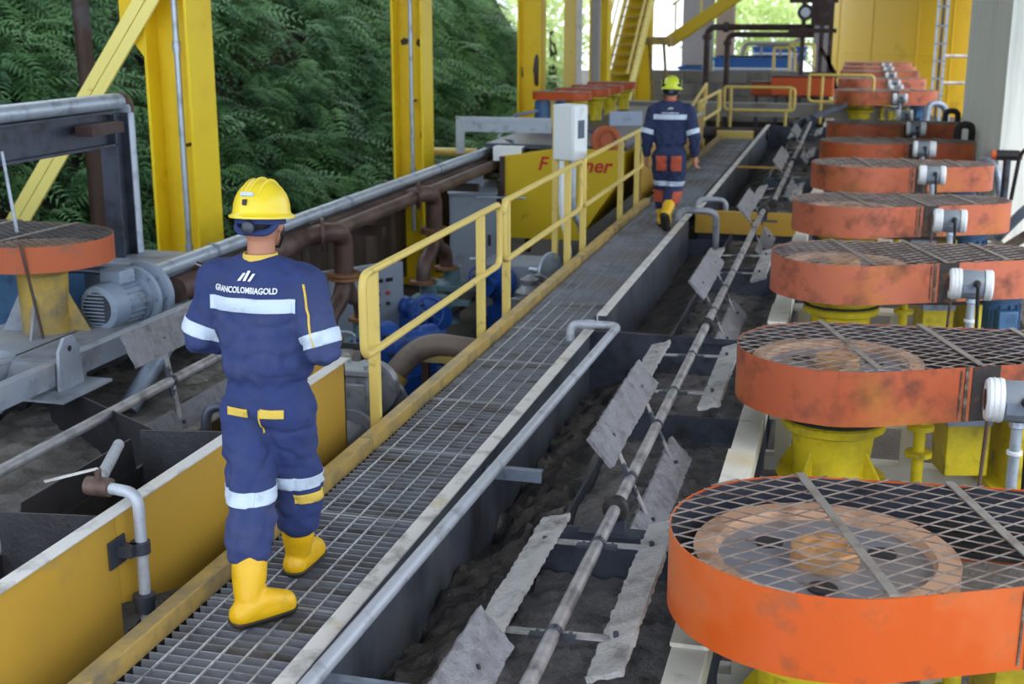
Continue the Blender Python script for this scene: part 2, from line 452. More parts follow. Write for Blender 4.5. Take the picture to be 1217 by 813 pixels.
# toe plates
for (a, b, lab) in ((2.3, 6.42, 'worn yellow toe plate along the walkway below the yellow launder'),
                    (6.43, 9.9, 'worn yellow toe plate below the near handrail section'),
                    (9.91, 16.6, 'yellow toe plate along the walkway under the middle handrail'),
                    (17.3, 25.8, 'yellow toe plate along the far end of the walkway')):
    t = thing('toe_plate', (-2.55, (a + b) / 2, 0), lab, 'toe plate', 'toe plates of the walkway')
    obj('upstand', MB().bx(-2.535, -2.522, a, b, -0.035, 0.045), 'yellow_toe', t)
    obj('flange', MB().bx(-2.60, -2.536, a, b, 0.033, 0.045), 'yellow_toe', t)
# carrying beams below the grating
for i, x in enumerate((-2.58, -1.96)):
    tt = thing('walkway_beam', (x, 14, -0.24), ['dark steel beam under the left edge of the walkway', 'dark steel beam under the right edge of the walkway'][i], 'beam')
    obj('web', MB().bx(x - .006, x + .006, 2.3, 25.8, -.23, -.05), 'steel_dark', tt)
    obj('top_flange', MB().bx(x - .045, x + .045, 2.3, 25.8, -.05, -.037), 'steel_dark', tt)
    obj('bottom_flange', MB().bx(x - .045, x + .045, 2.3, 25.8, -.243, -.23), 'steel_dark', tt)
t = thing('toe_plate', (-2.2, 25.9, 0), 'yellow cross toe plate closing the far end of the walkway', 'toe plate', 'toe plates of the walkway')
obj('upstand', MB().bx(-2.62, -1.9, 25.85, 25.9, -0.12, 0.14), 'yellow_rail', t)
obj('flange', MB().bx(-2.62, -1.9, 25.9, 25.97, 0.12, 0.14), 'yellow_rail', t)

# ================================================================== right flotation tanks
def tank(y0, y1, label, zl=0.03, partitions=(), dx=0.0, front=None, ez=0.0):
    t = thing('flotation_tank', (-1.2 + dx, (y0 + y1) / 2, -1.35), label, 'tank', 'flotation tanks on the right')
    obj('launder_wall', MB().bx(-1.885 + dx, -1.87 + dx, y0, y1, -1.3, zl - 0.012), 'steel_wall', t)
    obj('lip', MB().bx(-1.905 + dx, -1.825 + dx, y0, y1, zl - 0.012, zl).bx(-1.905 + dx, -1.893 + dx, y0, y1, zl - 0.07, zl - .012), 'lip_white', t, bevel=0.004)
    obj('inner_wall', MB().bx(-0.5 + dx, -0.485 + dx, y0, y1, -1.3, -0.2), 'steel_wall', t)
    obj('weir', MB().bx(-1.35 + dx, -1.335 + dx, y0, y1, -1.3, -0.2), 'steel_dark', t)
    obj('end_wall', MB().bx(-1.885 + dx, -0.5 + dx, y1 - 0.012, y1, -1.3, ez), 'steel_dark', t)
    if front: obj('end_wall', MB().bx(-1.885 + dx, -0.5 + dx, y0, y0 + 0.012, -1.3, -0.0), 'steel_dark', t)
    for yp, zt in partitions:
        obj('partition', MB().bx(-1.335 + dx, -0.5 + dx, yp - .006, yp + .006, -1.3, zt), 'steel_dark', t)
    b = obj('beam', MB().bx(-0.575 + dx, -0.43 + dx, y0, y1, -0.25, -0.1), 'beam_white', t, bevel=0.004)
    n = int((y1 - y0) / 1.45)
    for i in range(n):
        ya = y0 + (i + .5) * (y1 - y0) / n
        obj('shim_plate', MB().bx(-0.582 + dx, -0.425 + dx, ya - .35, ya + .35, -0.1, -0.082), 'beam_white', b)
    return t
t1 = tank(2.4, 9.42, 'near flotation tank with grey wash pipe beside the walkway', partitions=((5.62, -0.02), (7.75, -0.1)))
t2 = tank(9.85, 15.5, 'middle flotation tank between the wash pipe elbow and the yellow end panel', partitions=((12.5, -0.05),), ez=-.29)
t3 = tank(16.0, 29.0, 'far flotation tank beyond the yellow end panel', partitions=((20.0, -0.05), (24.5, -0.05)), dx=0.06, front=True)
obj('end_panel', MB().bx(-1.84, -0.45, 15.93, 15.99, -0.28, 0.0), 'yellow_launder', t3)
obj('end_panel', MB().bx(-1.885, -1.25, 9.425, 9.45, -0.14, 0.0), 'rust_beam', t1, label='rusty end plate')
obj('cross_rail', MB().bx(-1.8, -1.0, 20.9, 20.93, -0.02, 0.01), 'yellow_launder', t3)
for (yb, xa, xb) in ((6.42, -1.85, -1.53), (4.03, -1.83, -1.42)):
    obj('bracket', MB().bx(xa, xb, yb - .025, yb + .025, -0.07, -0.055).bx(xa, xb, yb - .025, yb - .012, -.12, -.07), 'steel_blue', t1)
# froth and sludge
def froth(name, x0, x1, y0, y1, z, mat, amp, label, parent=None, step=0.035, tilt=0.0):
    return grid_surface(name, x0, x1, y0, y1, lambda x, y: z + tilt * (x - x0) + amp * (fbm(x, y, 1, 3.0) * 0.5 + fbm(x, y, 2, 9.0) * 0.3 + abs(fbm(x, y, 3, 11.0)) * 0.3), step, mat, parent, label=label, kind='stuff', cat='slurry')
froth('launder_sludge', -1.865, -1.36, 2.4, 9.4, -0.52, 'sludge', 0.16, 'dark lumpy sludge in the launder below the grey wash pipe', tilt=0.42, step=0.03)
froth('froth_layer', -1.33, -0.505, 2.4, 5.6, -0.27, 'froth', 0.075, 'dark grey froth around the nearest paddles', step=0.03)
froth('froth_layer', -1.33, -0.505, 5.64, 9.4, -0.28, 'froth', 0.075, 'dark grey froth under the second set of paddles', step=0.035)
froth('launder_sludge', -1.865, -1.36, 9.86, 15.48, -0.55, 'sludge', 0.1, 'dark sludge in the launder of the middle flotation tank', tilt=0.4, step=0.05)
froth('froth_layer', -1.33, -0.505, 9.86, 15.48, -0.3, 'froth', 0.08, 'grey froth in the middle flotation tank', step=0.05)
froth('launder_sludge', -1.8, -1.3, 16.02, 28.9, -0.55, 'sludge', 0.1, 'dark sludge in the launder of the far flotation tank', tilt=0.4, step=0.08)
froth('froth_layer', -1.27, -0.44, 16.02, 28.9, -0.3, 'froth', 0.08, 'grey froth in the far flotation tank', step=0.08)

# wash pipes
def bend_pipe(name, pts, r, rad, mat, label, cat='pipe', group=None, collars=(), cmat=None):
    t = thing(name, pts[0], label, cat, group)
    P = path(pts, rad, 7)
    obj('tube', MB().tube(P, r, 14), mat, t)
    for (a, b, rr) in collars:
        obj('collar', MB().cyl(a, b, rr, 16), cmat or mat, t)
    return t
bend_pipe('wash_pipe', [(-1.96, 9.1, -0.02), (-1.96, 9.12, 0.12), (-1.6, 9.14, 0.12), (-1.72, 3.6, 0.1), (-1.75, 2.2, 0.1)], 0.032, 0.1, 'pipe_grey',
          'long pale grey wash pipe running inside the near tank lip', collars=[((-1.85, 9.127, 0.12), (-1.78, 9.127, .12), .038)])
bend_pipe('wash_pipe', [(-1.96, 15.1, -0.1), (-1.94, 15.1, 0.12), (-1.5, 15.1, 0.12), (-1.5, 15.2, -0.4)], 0.04, 0.12, 'pipe_grey',
          'grey bent pipe over the lip of the middle tank near the far worker')
bend_pipe('wash_pipe', [(-1.86, 16.2, -0.1), (-1.84, 16.25, 0.1), (-1.5, 16.25, 0.1), (-1.5, 16.4, -0.4)], 0.035, 0.1, 'pipe_grey',
          'small grey bent pipe behind the yellow end panel')

# ------------------------------------------------------------------ paddle shafts
def crust_plate(p0, p1, widthvec, th, seed, mat, name, parent, rows=8):
    """long plate with uneven caked edges: p0..p1 along its length, widthvec across"""
    p0, p1, wv = Vector(p0), Vector(p1), Vector(widthvec)
    d = (p1 - p0); nrm = d.cross(wv).normalized(); n = max(8, int(d.length / 0.02)); V = []; F = []
    for side in (-1, 1):
        for i in range(n + 1):
            t = i / n
            for j in range(rows):
                s = j / (rows - 1) - 0.5
                p = p0 + d * t + wv * s
                e = abs(s) * 2
                q = noise.noise(Vector((t * d.length * 14 + seed, s * 4, side * 3))) * 0.4 + noise.noise(Vector((t * d.length * 26 + seed, s * wv.length * 26, side * 7))) * 0.7
                if j in (0, rows - 1): p = p + wv.normalized() * (q * 0.006) * (1 if s > 0 else -1)
                if i in (0, n): p = p + d.normalized() * q * 0.006
                p = p + nrm * side * (th * (0.8 if (j in (0, rows - 1) or i in (0, n)) else 1.0) + q * 0.013)
                V.append(p)
    M = (n + 1) * rows
    for i in range(n):
        for j in range(rows - 1):
            a = i * rows + j; b = (i + 1) * rows + j
            F.append((a, a + 1, b + 1, b)); F.append((M + a, M + b, M + b + 1, M + a + 1))
    for i in range(n):
        a = i * rows; b = a + rows; F.append((a, b, M + b, M + a))
        a += rows - 1; b += rows - 1; F.append((a, M + a, M + b, b))
    for j in range(rows - 1):
        F.append((j, M + j, M + j + 1, j + 1)); e = n * rows
        F.append((e + j, e + j + 1, M + e + j + 1, M + e + j))
    mb = MB(); mb.v = V; mb.f = [list(f) for f in F]
    return obj(name, mb, mat, parent, sharp=50)

def paddle_shaft(x, z, y0, y1, segs, label, r=0.03, bearings=(), light=(), rad=0.25, pw=0.135, group='paddle shafts'):
    t = thing('paddle_shaft', (x, (y0 + y1) / 2, z), label, 'paddle shaft', group)
    sh = obj('shaft', MB().cyl((x, y0, z), (x, y1, z), r, 16), 'shaft_steel', t)
    for i, (a, b, ang) in enumerate(segs):
        for sgn in (-1, 1):
            an = R(ang) + (PI if sgn < 0 else 0)
            ra = Vector((math.cos(an), 0, math.sin(an)))
            tan = Vector((-math.sin(an), 0, math.cos(an)))
            c = Vector((x, 0, z)) + ra * rad
            wv = (ra * 0.95 + tan * 0.28).normalized() * pw * (1.0 if abs(math.sin(an)) < .6 else 1.35)
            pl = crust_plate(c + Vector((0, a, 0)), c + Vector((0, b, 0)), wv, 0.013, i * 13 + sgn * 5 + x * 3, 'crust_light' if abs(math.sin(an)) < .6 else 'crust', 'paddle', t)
            for ya in (a + (b - a) * 0.2, a + (b - a) * 0.8):
                ar = obj('arm', MB().bar(Vector((x, ya, z)) + ra * (r * 0.9), Vector((x, ya, z)) + ra * (rad + 0.02), 0.008, 0.045, up=(0, 1, 0)), 'shaft_steel', t)
                obj('bolt', MB().cyl(Vector((x, ya, z)) + ra * (rad - .01) - tan * .02, Vector((x, ya, z)) + ra * (rad - .01) + tan * .03, 0.011, 6), 'steel_dark', ar)
                obj('clamp', MB().bar(Vector((x, ya - .022, z)) + ra * (r + .002), Vector((x, ya - .022, z)) + ra * (r + .06), 0.014, 0.036, up=(0, 1, 0)).cyl(Vector((x, ya - .035, z)) + ra * (r + .035), Vector((x, ya + .012, z)) + ra * (r + .035), .009, 6), 'steel_dark', ar)
        for ya in (a + (b - a) * 0.2, a + (b - a) * 0.8):
            obj('clamp_band', MB().cyl((x, ya - .016, z), (x, ya + .016, z), r + 0.005, 16), 'steel_dark', sh)
    for yb in bearings:
        bb = obj('bearing', MB().lathe([(r + .004, -.035), (r + .028, -.03), (r + .034, -.008), (r + .034, .008), (r + .028, .03), (r + .004, .035)], (x, yb, z), (0, 1, 0), 20), 'rubber', t)
        obj('bearing_plate', MB().bx(x - .17, x + .17, yb - .05, yb + .05, z - .13, z - .118).bx(x - .05, x + .05, yb - .03, yb + .03, z - .12, z - .05), 'steel_dark', bb)
    return t
paddle_shaft(-0.975, 0.1, 2.2, 15.6,
             [(2.5, 3.85, 115), (4.0, 5.45, 2), (5.72, 7.2, 115), (7.3, 8.8, 2), (9.6, 11.1, 115), (11.2, 12.7, 2), (13.7, 15.2, 115)],
             'caked paddle shaft running through the two nearest tanks', bearings=(5.6, 9.4, 15.45))
paddle_shaft(-0.9, 0.1, 16.1, 29.3, [(16.4, 17.9, 6), (18.2, 20.3, 112), (21.3, 22.8, 6), (23.2, 24.8, 112), (25.5, 27, 6)],
             'paddle shaft in the far tank beyond the yellow end panel', bearings=(16.05, 20.9, 28.9))
bs = thing('crank_linkage', (-0.85, 29.2, 0), 'dark crank linkage at the far end of the far paddle shaft', 'machine part')
obj('lever', MB().bar((-1.3, 28.8, 0.05), (-0.2, 30.4, 0.4), .09, .1), 'steel_dark', bs)
obj('strut', MB().bar((-1.2, 28.9, -0.4), (-0.95, 29.1, 0.2), .08, .08), 'steel_dark', bs)
obj('hub', MB().lathe([(.14, 0), (.14, .12)], (-0.9, 29.2, 0.1), (0, 1, 0), 16), 'steel_dark', bs)
# ================================================================== belt-drive covers on the right
def stadium(r1, r2, L, n=44):
    b = math.asin((r1 - r2) / L); pts = []
    a0 = PI / 2 - b
    for i in range(n + 1):
        a = a0 + (2 * PI - 2 * a0) * i / n
        pts.append((r1 * math.cos(a), r1 * math.sin(a)))
    m2 = n // 2
    for i in range(m2 + 1):
        a = -a0 + 2 * a0 * i / m2
        pts.append((L + r2 * math.cos(a), r2 * math.sin(a)))
    return pts
def clip_line(poly, p, d):
    ts = []
    n = len(poly)
    for i in range(n):
        a = Vector(poly[i]); e = Vector(poly[(i + 1) % n]) - a
        den = d.x * e.y - d.y * e.x
        if abs(den) < 1e-9: continue
        ap = a - p
        t = (ap.x * e.y - ap.y * e.x) / den; s = (ap.x * d.y - ap.y * d.x) / den
        if 0 <= s < 1: ts.append(t)
    return (min(ts), max(ts)) if len(ts) >= 2 else None
def ring_wall(mb, outer, inner, z0, z1):
    n = len(outer)
    vs = [(x, y, z0) for x, y in outer] + [(x, y, z1) for x, y in outer] + [(x, y, z0) for x, y in inner] + [(x, y, z1) for x, y in inner]
    fs = []
    for i in range(n):
        j = (i + 1) % n
        fs += [[i, j, n + j, n + i], [2 * n + j, 2 * n + i, 3 * n + i, 3 * n + j], [n + i, n + j, 3 * n + j, 3 * n + i], [j, i, 2 * n + i, 2 * n + j]]
    mb.add(vs, fs); return mb
def mesh_guard(outline, z, pitch, ang, wd, th, c=(0, 0)):
    mb = MB()
    for s in (-1, 1):
        d = Vector((math.cos(R(ang)), s * math.sin(R(ang)))); nn = Vector((-d.y, d.x))
        ext = [Vector(p).dot(nn) for p in outline]
        k = math.ceil(min(ext) / pitch)
        while k * pitch < max(ext):
            p = nn * (k * pitch + 1e-4); r = clip_line(outline, p, d)
            if r and r[1] - r[0] > 0.02:
                A = p + d * r[0]; B = p + d * r[1]
                mb.bar((A.x, A.y, z + s * th * .3), (B.x, B.y, z + s * th * .3), wd, th)
            k += 1
    return mb
def agitator(r1, r2, L, top, skirt, mats, pitch, stand=True, motor='blue_motor', belts=True, strands=(0.006, 0.004)):
    t = thing('agitator_drive', (0, 0, 0), None, 'agitator')
    out = stadium(r1, r2, L); inn = stadium(r1 - .006, r2 - .006, L)
    cv = obj('cover', ring_wall(MB(), out, inn, top - skirt, top), mats['cover'], t)
    obj('liner', ring_wall(MB(), stadium(r1 - .007, r2 - .007, L), stadium(r1 - .012, r2 - .012, L), top - skirt + .008, top - .006), 'steel_dark', cv)
    obj('bottom_ring', ring_wall(MB(), inn, stadium(r1 - .05, r2 - .05, L), top - skirt, top - skirt + .006), mats['cover'], cv)
    mg = obj('mesh_guard', mesh_guard(out, top + .004, pitch, 31, *strands), mats['mesh'], t, sharp=0, fix=False)
    # flat straps over the mesh
    slope = Vector((-0.05, 1)).normalized()
    for x in (0.06 * r1 / .6, 0.66 * r1 / .6, 1.2 * r1 / .6):
        rr = clip_line(out, Vector((x, 0)), slope)
        if rr:
            A = Vector((x, 0)) + slope * rr[0]; B = Vector((x, 0)) + slope * rr[1]
            obj('strap', MB().bar((A.x, A.y, top + .012), (B.x, B.y, top + .012), .038 * r1 / .6, .006), 'strap', mg)
    # pulley
    R1 = r1 * 0.84
    pb = top - min(.26, skirt - .01)
    pu = obj('pulley', MB().lathe([(R1 * .84, pb), (R1, pb), (R1, top - .085), (R1 * .83, top - .085), (R1 * .81, top - .1), (R1 * .81, pb)], n=48), mats['rim'], t)
    obj('pulley_web', MB().lathe([(.02, max(pb, top - .2)), (R1 * .815, max(pb, top - .2)), (R1 * .815, top - .125), (R1 * .7, top - .135), (R1 * .3, top - .125), (.02, top - .125)], n=48), 'pulley_web', pu)
    obj('hub', MB().lathe([(R1 * .265, top - .16), (R1 * .26, top - .068), (R1 * .245, top - .06), (R1 * .17, top - .06), (R1 * .16, top - .075), (R1 * .1, top - .075), (R1 * .07, top - .09), (0, top - .09)], n=32), 'pulley_hub', pu)
    for a in (15, 135, 255):
        obj('web_hole', MB().lathe([(R1 * .11, top - .131), (R1 * .11, top - .122), (0, top - .122)], (R1 * .5 * math.cos(R(a)), R1 * .5 * math.sin(R(a)), 0), n=18), 'tank_black', pu)
    if r2 > .2 and belts:
        for q in range(4):
            z = top - .115 - q * .04
            obj('belt', ring_wall(MB(), stadium(R1 + .008, .15, L - .06, 28), stadium(R1 - .012, .135, L - .06, 28), z - .026, z), 'rubber', t)
        obj('motor_pulley', MB().lathe([(.13, top - .28), (.145, top - .26), (.145, top - .1), (.08, top - .095), (.05, top - .08), (0, top - .08)], (L - .06, 0, 0), n=24), 'steel_dark', t)
    return t, out, cv
matsA = dict(cover='orange_cover', mesh='mesh_steel', rim='pulley_rim')
TOP, SK, ROT = 0.45, 0.32, R(15)
proto, outA, cvA = agitator(0.6, 0.34, 1.38, TOP, SK, matsA, 0.085, strands=(.0065, .004))
# weld seams and burnt joint on the front of the skirt
def on_skirt(x, dz0, dz1, wd, th, mat, name, parent):
    b = math.asin((0.6 - 0.34) / 1.38)
    d = Vector((math.cos(b), math.sin(b), 0)); nn = Vector((math.sin(b), -math.cos(b), 0))
    c = nn * 0.6 + d * x
    M = Matrix((d, -nn, Vector((0, 0, 1)))).transposed()
    return obj(name, MB().box(c + Vector((0, 0, TOP - SK + (dz0 + dz1) / 2)), (wd, th * 2, dz1 - dz0), M), mat, parent)
on_skirt(0.50, 0, SK, 0.02, 0.006, 'weld', 'weld_seam', cvA)
on_skirt(0.465, 0.02, SK * .95, 0.008, 0.006, 'weld', 'weld_seam', cvA)
on_skirt(0.62, 0, SK, 0.17, 0.0035, 'burnt', 'joint_plate', cvA)
# stand
st = obj('stand', MB().lathe([(.2, .13), (.31, .11), (.315, .05), (.3, .03), (.3, .005), (.315, -.005), (.31, -.05), (.25, -.075), (.235, -.2), (.225, -.3), (.235, -.36), (.33, -.365), (.33, -.39), (0, -.39)], n=36), 'yellow_stand', proto)
obj('seal_ring', MB().lathe([(.3, .006), (.312, .01), (.312, .026), (.3, .03)], n=36), 'rubber', st)
for a in (45, 135, 225, 315):
    M = Matrix.Rotation(R(a), 3, 'Z')
    g = MB().prism([(.22, -.15), (.37, -.38), (.22, -.38)], 'xz', -.008, .008)
    g.v = [M @ p for p in g.v]
    obj('gusset', g, 'yellow_stand', st)
# bearing column bracket, box and rod between stand and motor
br = obj('tension_box', MB().bx(.66, .92, -.12, .14, -.34, -.02), 'yellow_stand', proto, bevel=.006)
obj('lid', MB().bx(.655, .925, -.125, .145, -.02, .05), 'steel_blue', br)
pr = obj('tension_post', MB().cyl((.5, -.1, -.4), (.5, -.1, .12), .035, 14), 'yellow_stand', proto)
for z in (-.22, -.05): obj('post_collar', MB().lathe([(.04, 0), (.08, .005), (.08, .035), (.04, .04)], (.5, -.1, z), n=16), 'yellow_stand', pr)
obj('tie_rod', MB().cyl((.7, -.56, -.45), (.75, -.5, .4), .012, 8), 'rust_pipe', proto)
obj('angle_bar', MB().bar((.3, -.28, .09), (1.1, -.18, .05), .03, .03), 'rust_beam', proto)
mo = obj('motor', MB().lathe([(0, .12), (.16, .12), (.2, .1), (.2, .06), (.165, .05), (.165, -.3), (.17, -.31), (.17, -.42), (.12, -.46), (0, -.46)], (1.32, 0, 0), n=28), 'blue_motor', proto)
for q in range(14):
    a = 2 * PI * q / 14; c, s = math.cos(a), math.sin(a)
    obj('fin', MB().bar((1.32 + .175 * c, .175 * s, .03), (1.32 + .175 * c, .175 * s, -.28), .03, .008, up=(-s, c, 0)), 'blue_motor', mo)
obj('terminal_box', MB().bx(1.24, 1.4, -.27, -.15, -.16, .0), 'blue_motor', mo, bevel=.01)
mm = obj('motor_mount', MB().bx(1.02, 1.09, -.28, .3, -.42, .06).bx(.92, 1.09, -.28, .3, -.42, -.38), 'yellow_stand', proto)
# covers list: x, y, dz, cover material, label
AG = [(0.00, 4.72, 0.00, 'orange_cover_new', 'nearest belt-drive cover, bright orange with see-through diamond mesh lid'),
      (0.00, 7.65, 0.00, None, 'second rust-orange belt-drive cover from the camera, on a yellow stand'),
      (0.00, 10.85, 0.00, None, 'third rust-orange belt-drive cover from the camera'),
      (0.02, 14.1, 0.00, None, 'fourth orange belt-drive cover, last before the yellow end panel'),
      (0.10, 17.35, 0.05, None, 'fifth orange belt-drive cover, first beyond the yellow end panel'),
      (0.12, 20.4, 0.06, None, 'sixth orange belt-drive cover, beside the pale pier'),
      (0.14, 23.6, 0.09, None, 'seventh orange belt-drive cover, last before the wide gap'),
      (0.12, 31.2, 0.24, None, 'eighth orange belt-drive cover, first beyond the wide gap'),
      (0.13, 36.6, 0.26, None, 'ninth orange belt-drive cover, in front of the yellow tank'),
      (0.12, 40.6, 0.30, None, 'third last orange belt-drive cover before the yellow tank'),
      (0.14, 44.0, 0.30, None, 'second last orange belt-drive cover before the yellow tank'),
      (0.14, 47.4, 0.32, None, 'farthest orange belt-drive cover right before the yellow tank')]
for i, (x, y, dz, mt, lab) in enumerate(AG):
    o = proto if i == 0 else copy_tree(proto)
    o.location = (x, y, dz); o.rotation_euler.z = ROT if i < 4 else R(9 if i < 7 else 5)
    tag(o, lab, 'agitator', 'belt-drive covers on the right')
    if mt:
        pass
# the nearest cover is brighter: its own mesh copy carries the newer paint
for ch in proto.children:
    if ch.name.startswith('cover'):
        ch.data = ch.data.copy(); ch.data.materials[0] = MATS['orange_cover_new']
        for g in ch.children:
            if g.name.startswith('bottom_ring'): g.data = g.data.copy(); g.data.materials[0] = MATS['orange_cover_new']
# support frames below the drives
frames = [('near', 2.4, 15.5, 0, [(4.72), (7.65), (10.85), (14.1)]), ('far', 16.0, 29, .1, [17.35, 20.4, 23.6])]
for nm, y0, y1, dx, ys in frames:
    t = thing('support_bench', (0.6 + dx, (y0 + y1) / 2, -1.3), 'pale steel frame carrying the %s' % ('four nearest belt-drive covers' if nm == 'near' else 'fifth to seventh belt-drive covers'), 'frame')
    for yy in ys:
        for s in (-.4, .4):
            obj('cross_beam', MB().bx(-0.42 + dx, 1.75 + dx, yy + s - .06, yy + s + .06, -.5, -.4), 'beam_white', t, bevel=.004)
        for xu in (-.36, .42): obj('upright', MB().bx(xu + dx, xu + .1 + dx, yy + .34, yy + .44, -.4, -.14), 'beam_white', t)
        obj('top_plate', MB().bx(-.4 + dx, .55 + dx, yy + .3, yy + .48, -.14, -.11), 'beam_white', t)
    obj('back_beam', MB().bx(1.75 + dx, 1.88 + dx, y0, y1, -.5, -.3), 'beam_white', t, bevel=.004)
    obj('deck', MB().bx(-0.44 + dx, 1.75 + dx, y0, y1, -.62, -.58), 'sludge', t)
# far frame under the last covers
t = thing('support_bench', (0.5, 40, -1.3), 'dark tank bench below the five farthest belt-drive covers', 'frame')
obj('bench', MB().bx(-.6, 2.0, 30.2, 48.5, -1.3, -.2), 'steel_dark', t)
obj('beam', MB().bx(-.66, -.5, 30.2, 48.5, -.2, -.05), 'beam_white', t)

# ------------------------------------------------------------------ level transmitters
def transmitter(loc, label, flip=False, cable=True):
    t = thing('level_transmitter', loc, label, 'transmitter', 'level transmitters beside the covers')
    x, y, z = loc
    h = obj('housing', MB().lathe([(.06, -.1), (.105, -.095), (.112, -.08), (.112, .07), (.105, .085), (.06, .09)], (x, y, z), (1, 0, 0), 28), 'sensor_grey', t)
    obj('name_plate', MB().bx(x - .075, x + .055, y - .118, y - .1, z - .045, z + .02), 'steel_blue', h)
    for s, big in ((-1, .075), (1, .045)):
        if flip: s = -s
        c = obj('end_cap', MB().lathe([(.1, .082), (.118, .085), (.12, .092), (.12, .085 + big), (.108, .1 + big), (.02, .1 + big), (0, .098 + big)], (x, y, z), (s, 0, 0), 30), 'cap_white', t)
        if big > .06:
            obj('cap_ribs', MB().lathe([(.11, .1), (.123, .1), (.123, .108), (.11, .108)], (x, y, z), (s, 0, 0), 30).lathe([(.11, .13), (.123, .13), (.123, .138), (.11, .138)], (x, y, z), (s, 0, 0), 30), 'cap_white', c)
            obj('cap_window', MB().lathe([(.055, .095 + big), (.06, .104 + big), (.035, .106 + big), (0, .106 + big)], (x, y, z), (s, 0, 0), 20), 'black_plastic', c)
    nk = obj('neck', MB().lathe([(.04, -.11), (.045, -.14), (.03, -.15), (.03, -.75)], (x, y, z), (0, 0, 1), 16), 'galv', t)
    obj('neck_clip', MB().lathe([(.03, -.3), (.042, -.298), (.042, -.28), (.03, -.278)], (x, y, z), (0, 0, 1), 16), 'cap_white', nk)
    obj('gland', MB().lathe([(.02, .09), (.028, .1), (.028, .14), (.018, .16)], (x + .02, y, z), (0, -1, .25), 12), 'black_plastic', h)
    obj('cable', MB().tube(path([(x + .02, y - .14, z + .035), (x + .02, y - .2, z + .04), (x + .035, y - .17, z - .2), (x + .06, y - .08, z - .75)], .06, 6), .014, 10), 'rubber', t)
    return t
TR = [((0.98, 4.15, .36), 'grey transmitter with white caps beside the nearest cover'),
      ((0.96, 7.02, .36), 'grey transmitter with white caps in front of the second cover'),
      ((0.975, 10.25, .35), 'grey transmitter with white caps in front of the third cover'),
      ((1.02, 13.45, .36), 'grey transmitter with white caps in front of the fourth cover'),
      ((1.0, 16.6, .45), 'grey transmitter with a round white front cap at the fifth cover'),
      ((1.02, 19.7, .47), 'grey transmitter with white caps in front of the sixth cover'),
      ((1.03, 22.9, .5), 'grey transmitter with white caps in front of the seventh cover'),
      ((1.0, 27.0, .42), 'white-capped transmitter standing low in the wide gap'),
      ((1.0, 30.4, .55), 'white-capped transmitter in front of the eighth cover'),
      ((1.0, 33.5, .58), 'white-capped transmitter between the eighth and ninth covers'),
      ((1.0, 35.8, .6), 'white-capped transmitter in front of the ninth cover'),
      ((1.0, 39.8, .63), 'white-capped transmitter at the third last cover'),
      ((1.0, 43.2, .65), 'white-capped transmitter at the second last cover'),
      ((1.0, 46.6, .66), 'white-capped transmitter at the farthest cover')]
for i, (l, lab) in enumerate(TR):
    if i == 0: continue
    transmitter(l, lab, flip=(i in (5, 6)))

# hoses and cable loops behind the covers on the right
def hose(pts, r, mat, label, name='hose', cat='hose', group='hoses behind the covers'):
    return obj(name, MB().tube(path(pts, .25, 8), r, 12), mat, None, label, cat, group)
hose([(1.7, 22.6, -.5), (1.7, 22.7, .6), (1.93, 22.7, .6), (1.93, 22.8, -.5)], .06, 'rubber', 'black hose looping up behind the sixth cover')
hose([(1.7, 25.9, -.5), (1.7, 26.0, .6), (1.93, 26.0, .6), (1.93, 26.1, -.5)], .055, 'rubber', 'black hose looping up behind the seventh cover')
hose([(1.85, 19.5, -.5), (1.8, 19.4, .42), (2.0, 18.9, .3), (2.1, 18.8, -.6)], .05, 'steel_blue', 'grey hose drooping right of the fifth cover')
hose([(1.75, 16.0, -.2), (2.1, 15.7, .32), (2.6, 15.4, .28), (3.2, 15.2, .2)], .06, 'steel_blue', 'thick grey hose at the right edge behind the fourth cover')
hose([(1.75, 15.6, -.3), (2.2, 15.3, .12), (2.7, 15.1, .1), (3.4, 15.0, 0)], .06, 'pipe_taupe', 'brown hose at the right edge below the thick grey hose')
hose([(2.0, 17.2, .1), (2.05, 17.1, .75), (2.3, 16.9, .85), (2.4, 16.8, .8)], .025, 'rubber', 'thin black cable arching to the green gland at right')
g = thing('cable_gland', (2.4, 16.8, .7), 'small green cable gland on a thin stalk at the right edge', 'gland')
obj('gland_body', MB().lathe([(.03, 0), (.055, .02), (.055, .08), (.04, .12)], (2.42, 16.8, .74), n=12), 'gland_green', g)
obj('stalk', MB().cyl((2.42, 16.8, -.4), (2.42, 16.8, .75), .012, 8), 'galv', g)
g = thing('valve_actuator', (2.0, 18.0, -.4), 'small dark valve with orange ends standing right of the fifth cover', 'valve')
obj('stem', MB().cyl((2.0, 18.0, -.4), (2.0, 18.0, .55), .05, 12), 'steel_dark', g)
obj('head', MB().cyl((1.86, 18.0, .58), (2.14, 18.0, .58), .07, 16), 'black_plastic', g)
for xa, xb in ((1.8, 1.86), (2.14, 2.18)): obj('cap', MB().cyl((xa, 18.0, .58), (xb, 18.0, .58), .06, 16), 'orange_small', g)
hose([(1.5, 29.0, 0), (1.55, 29.2, .55), (1.9, 29.3, .5), (2.0, 29.4, -.3)], .07, 'steel_blue', 'grey hose loop right of the eighth cover')
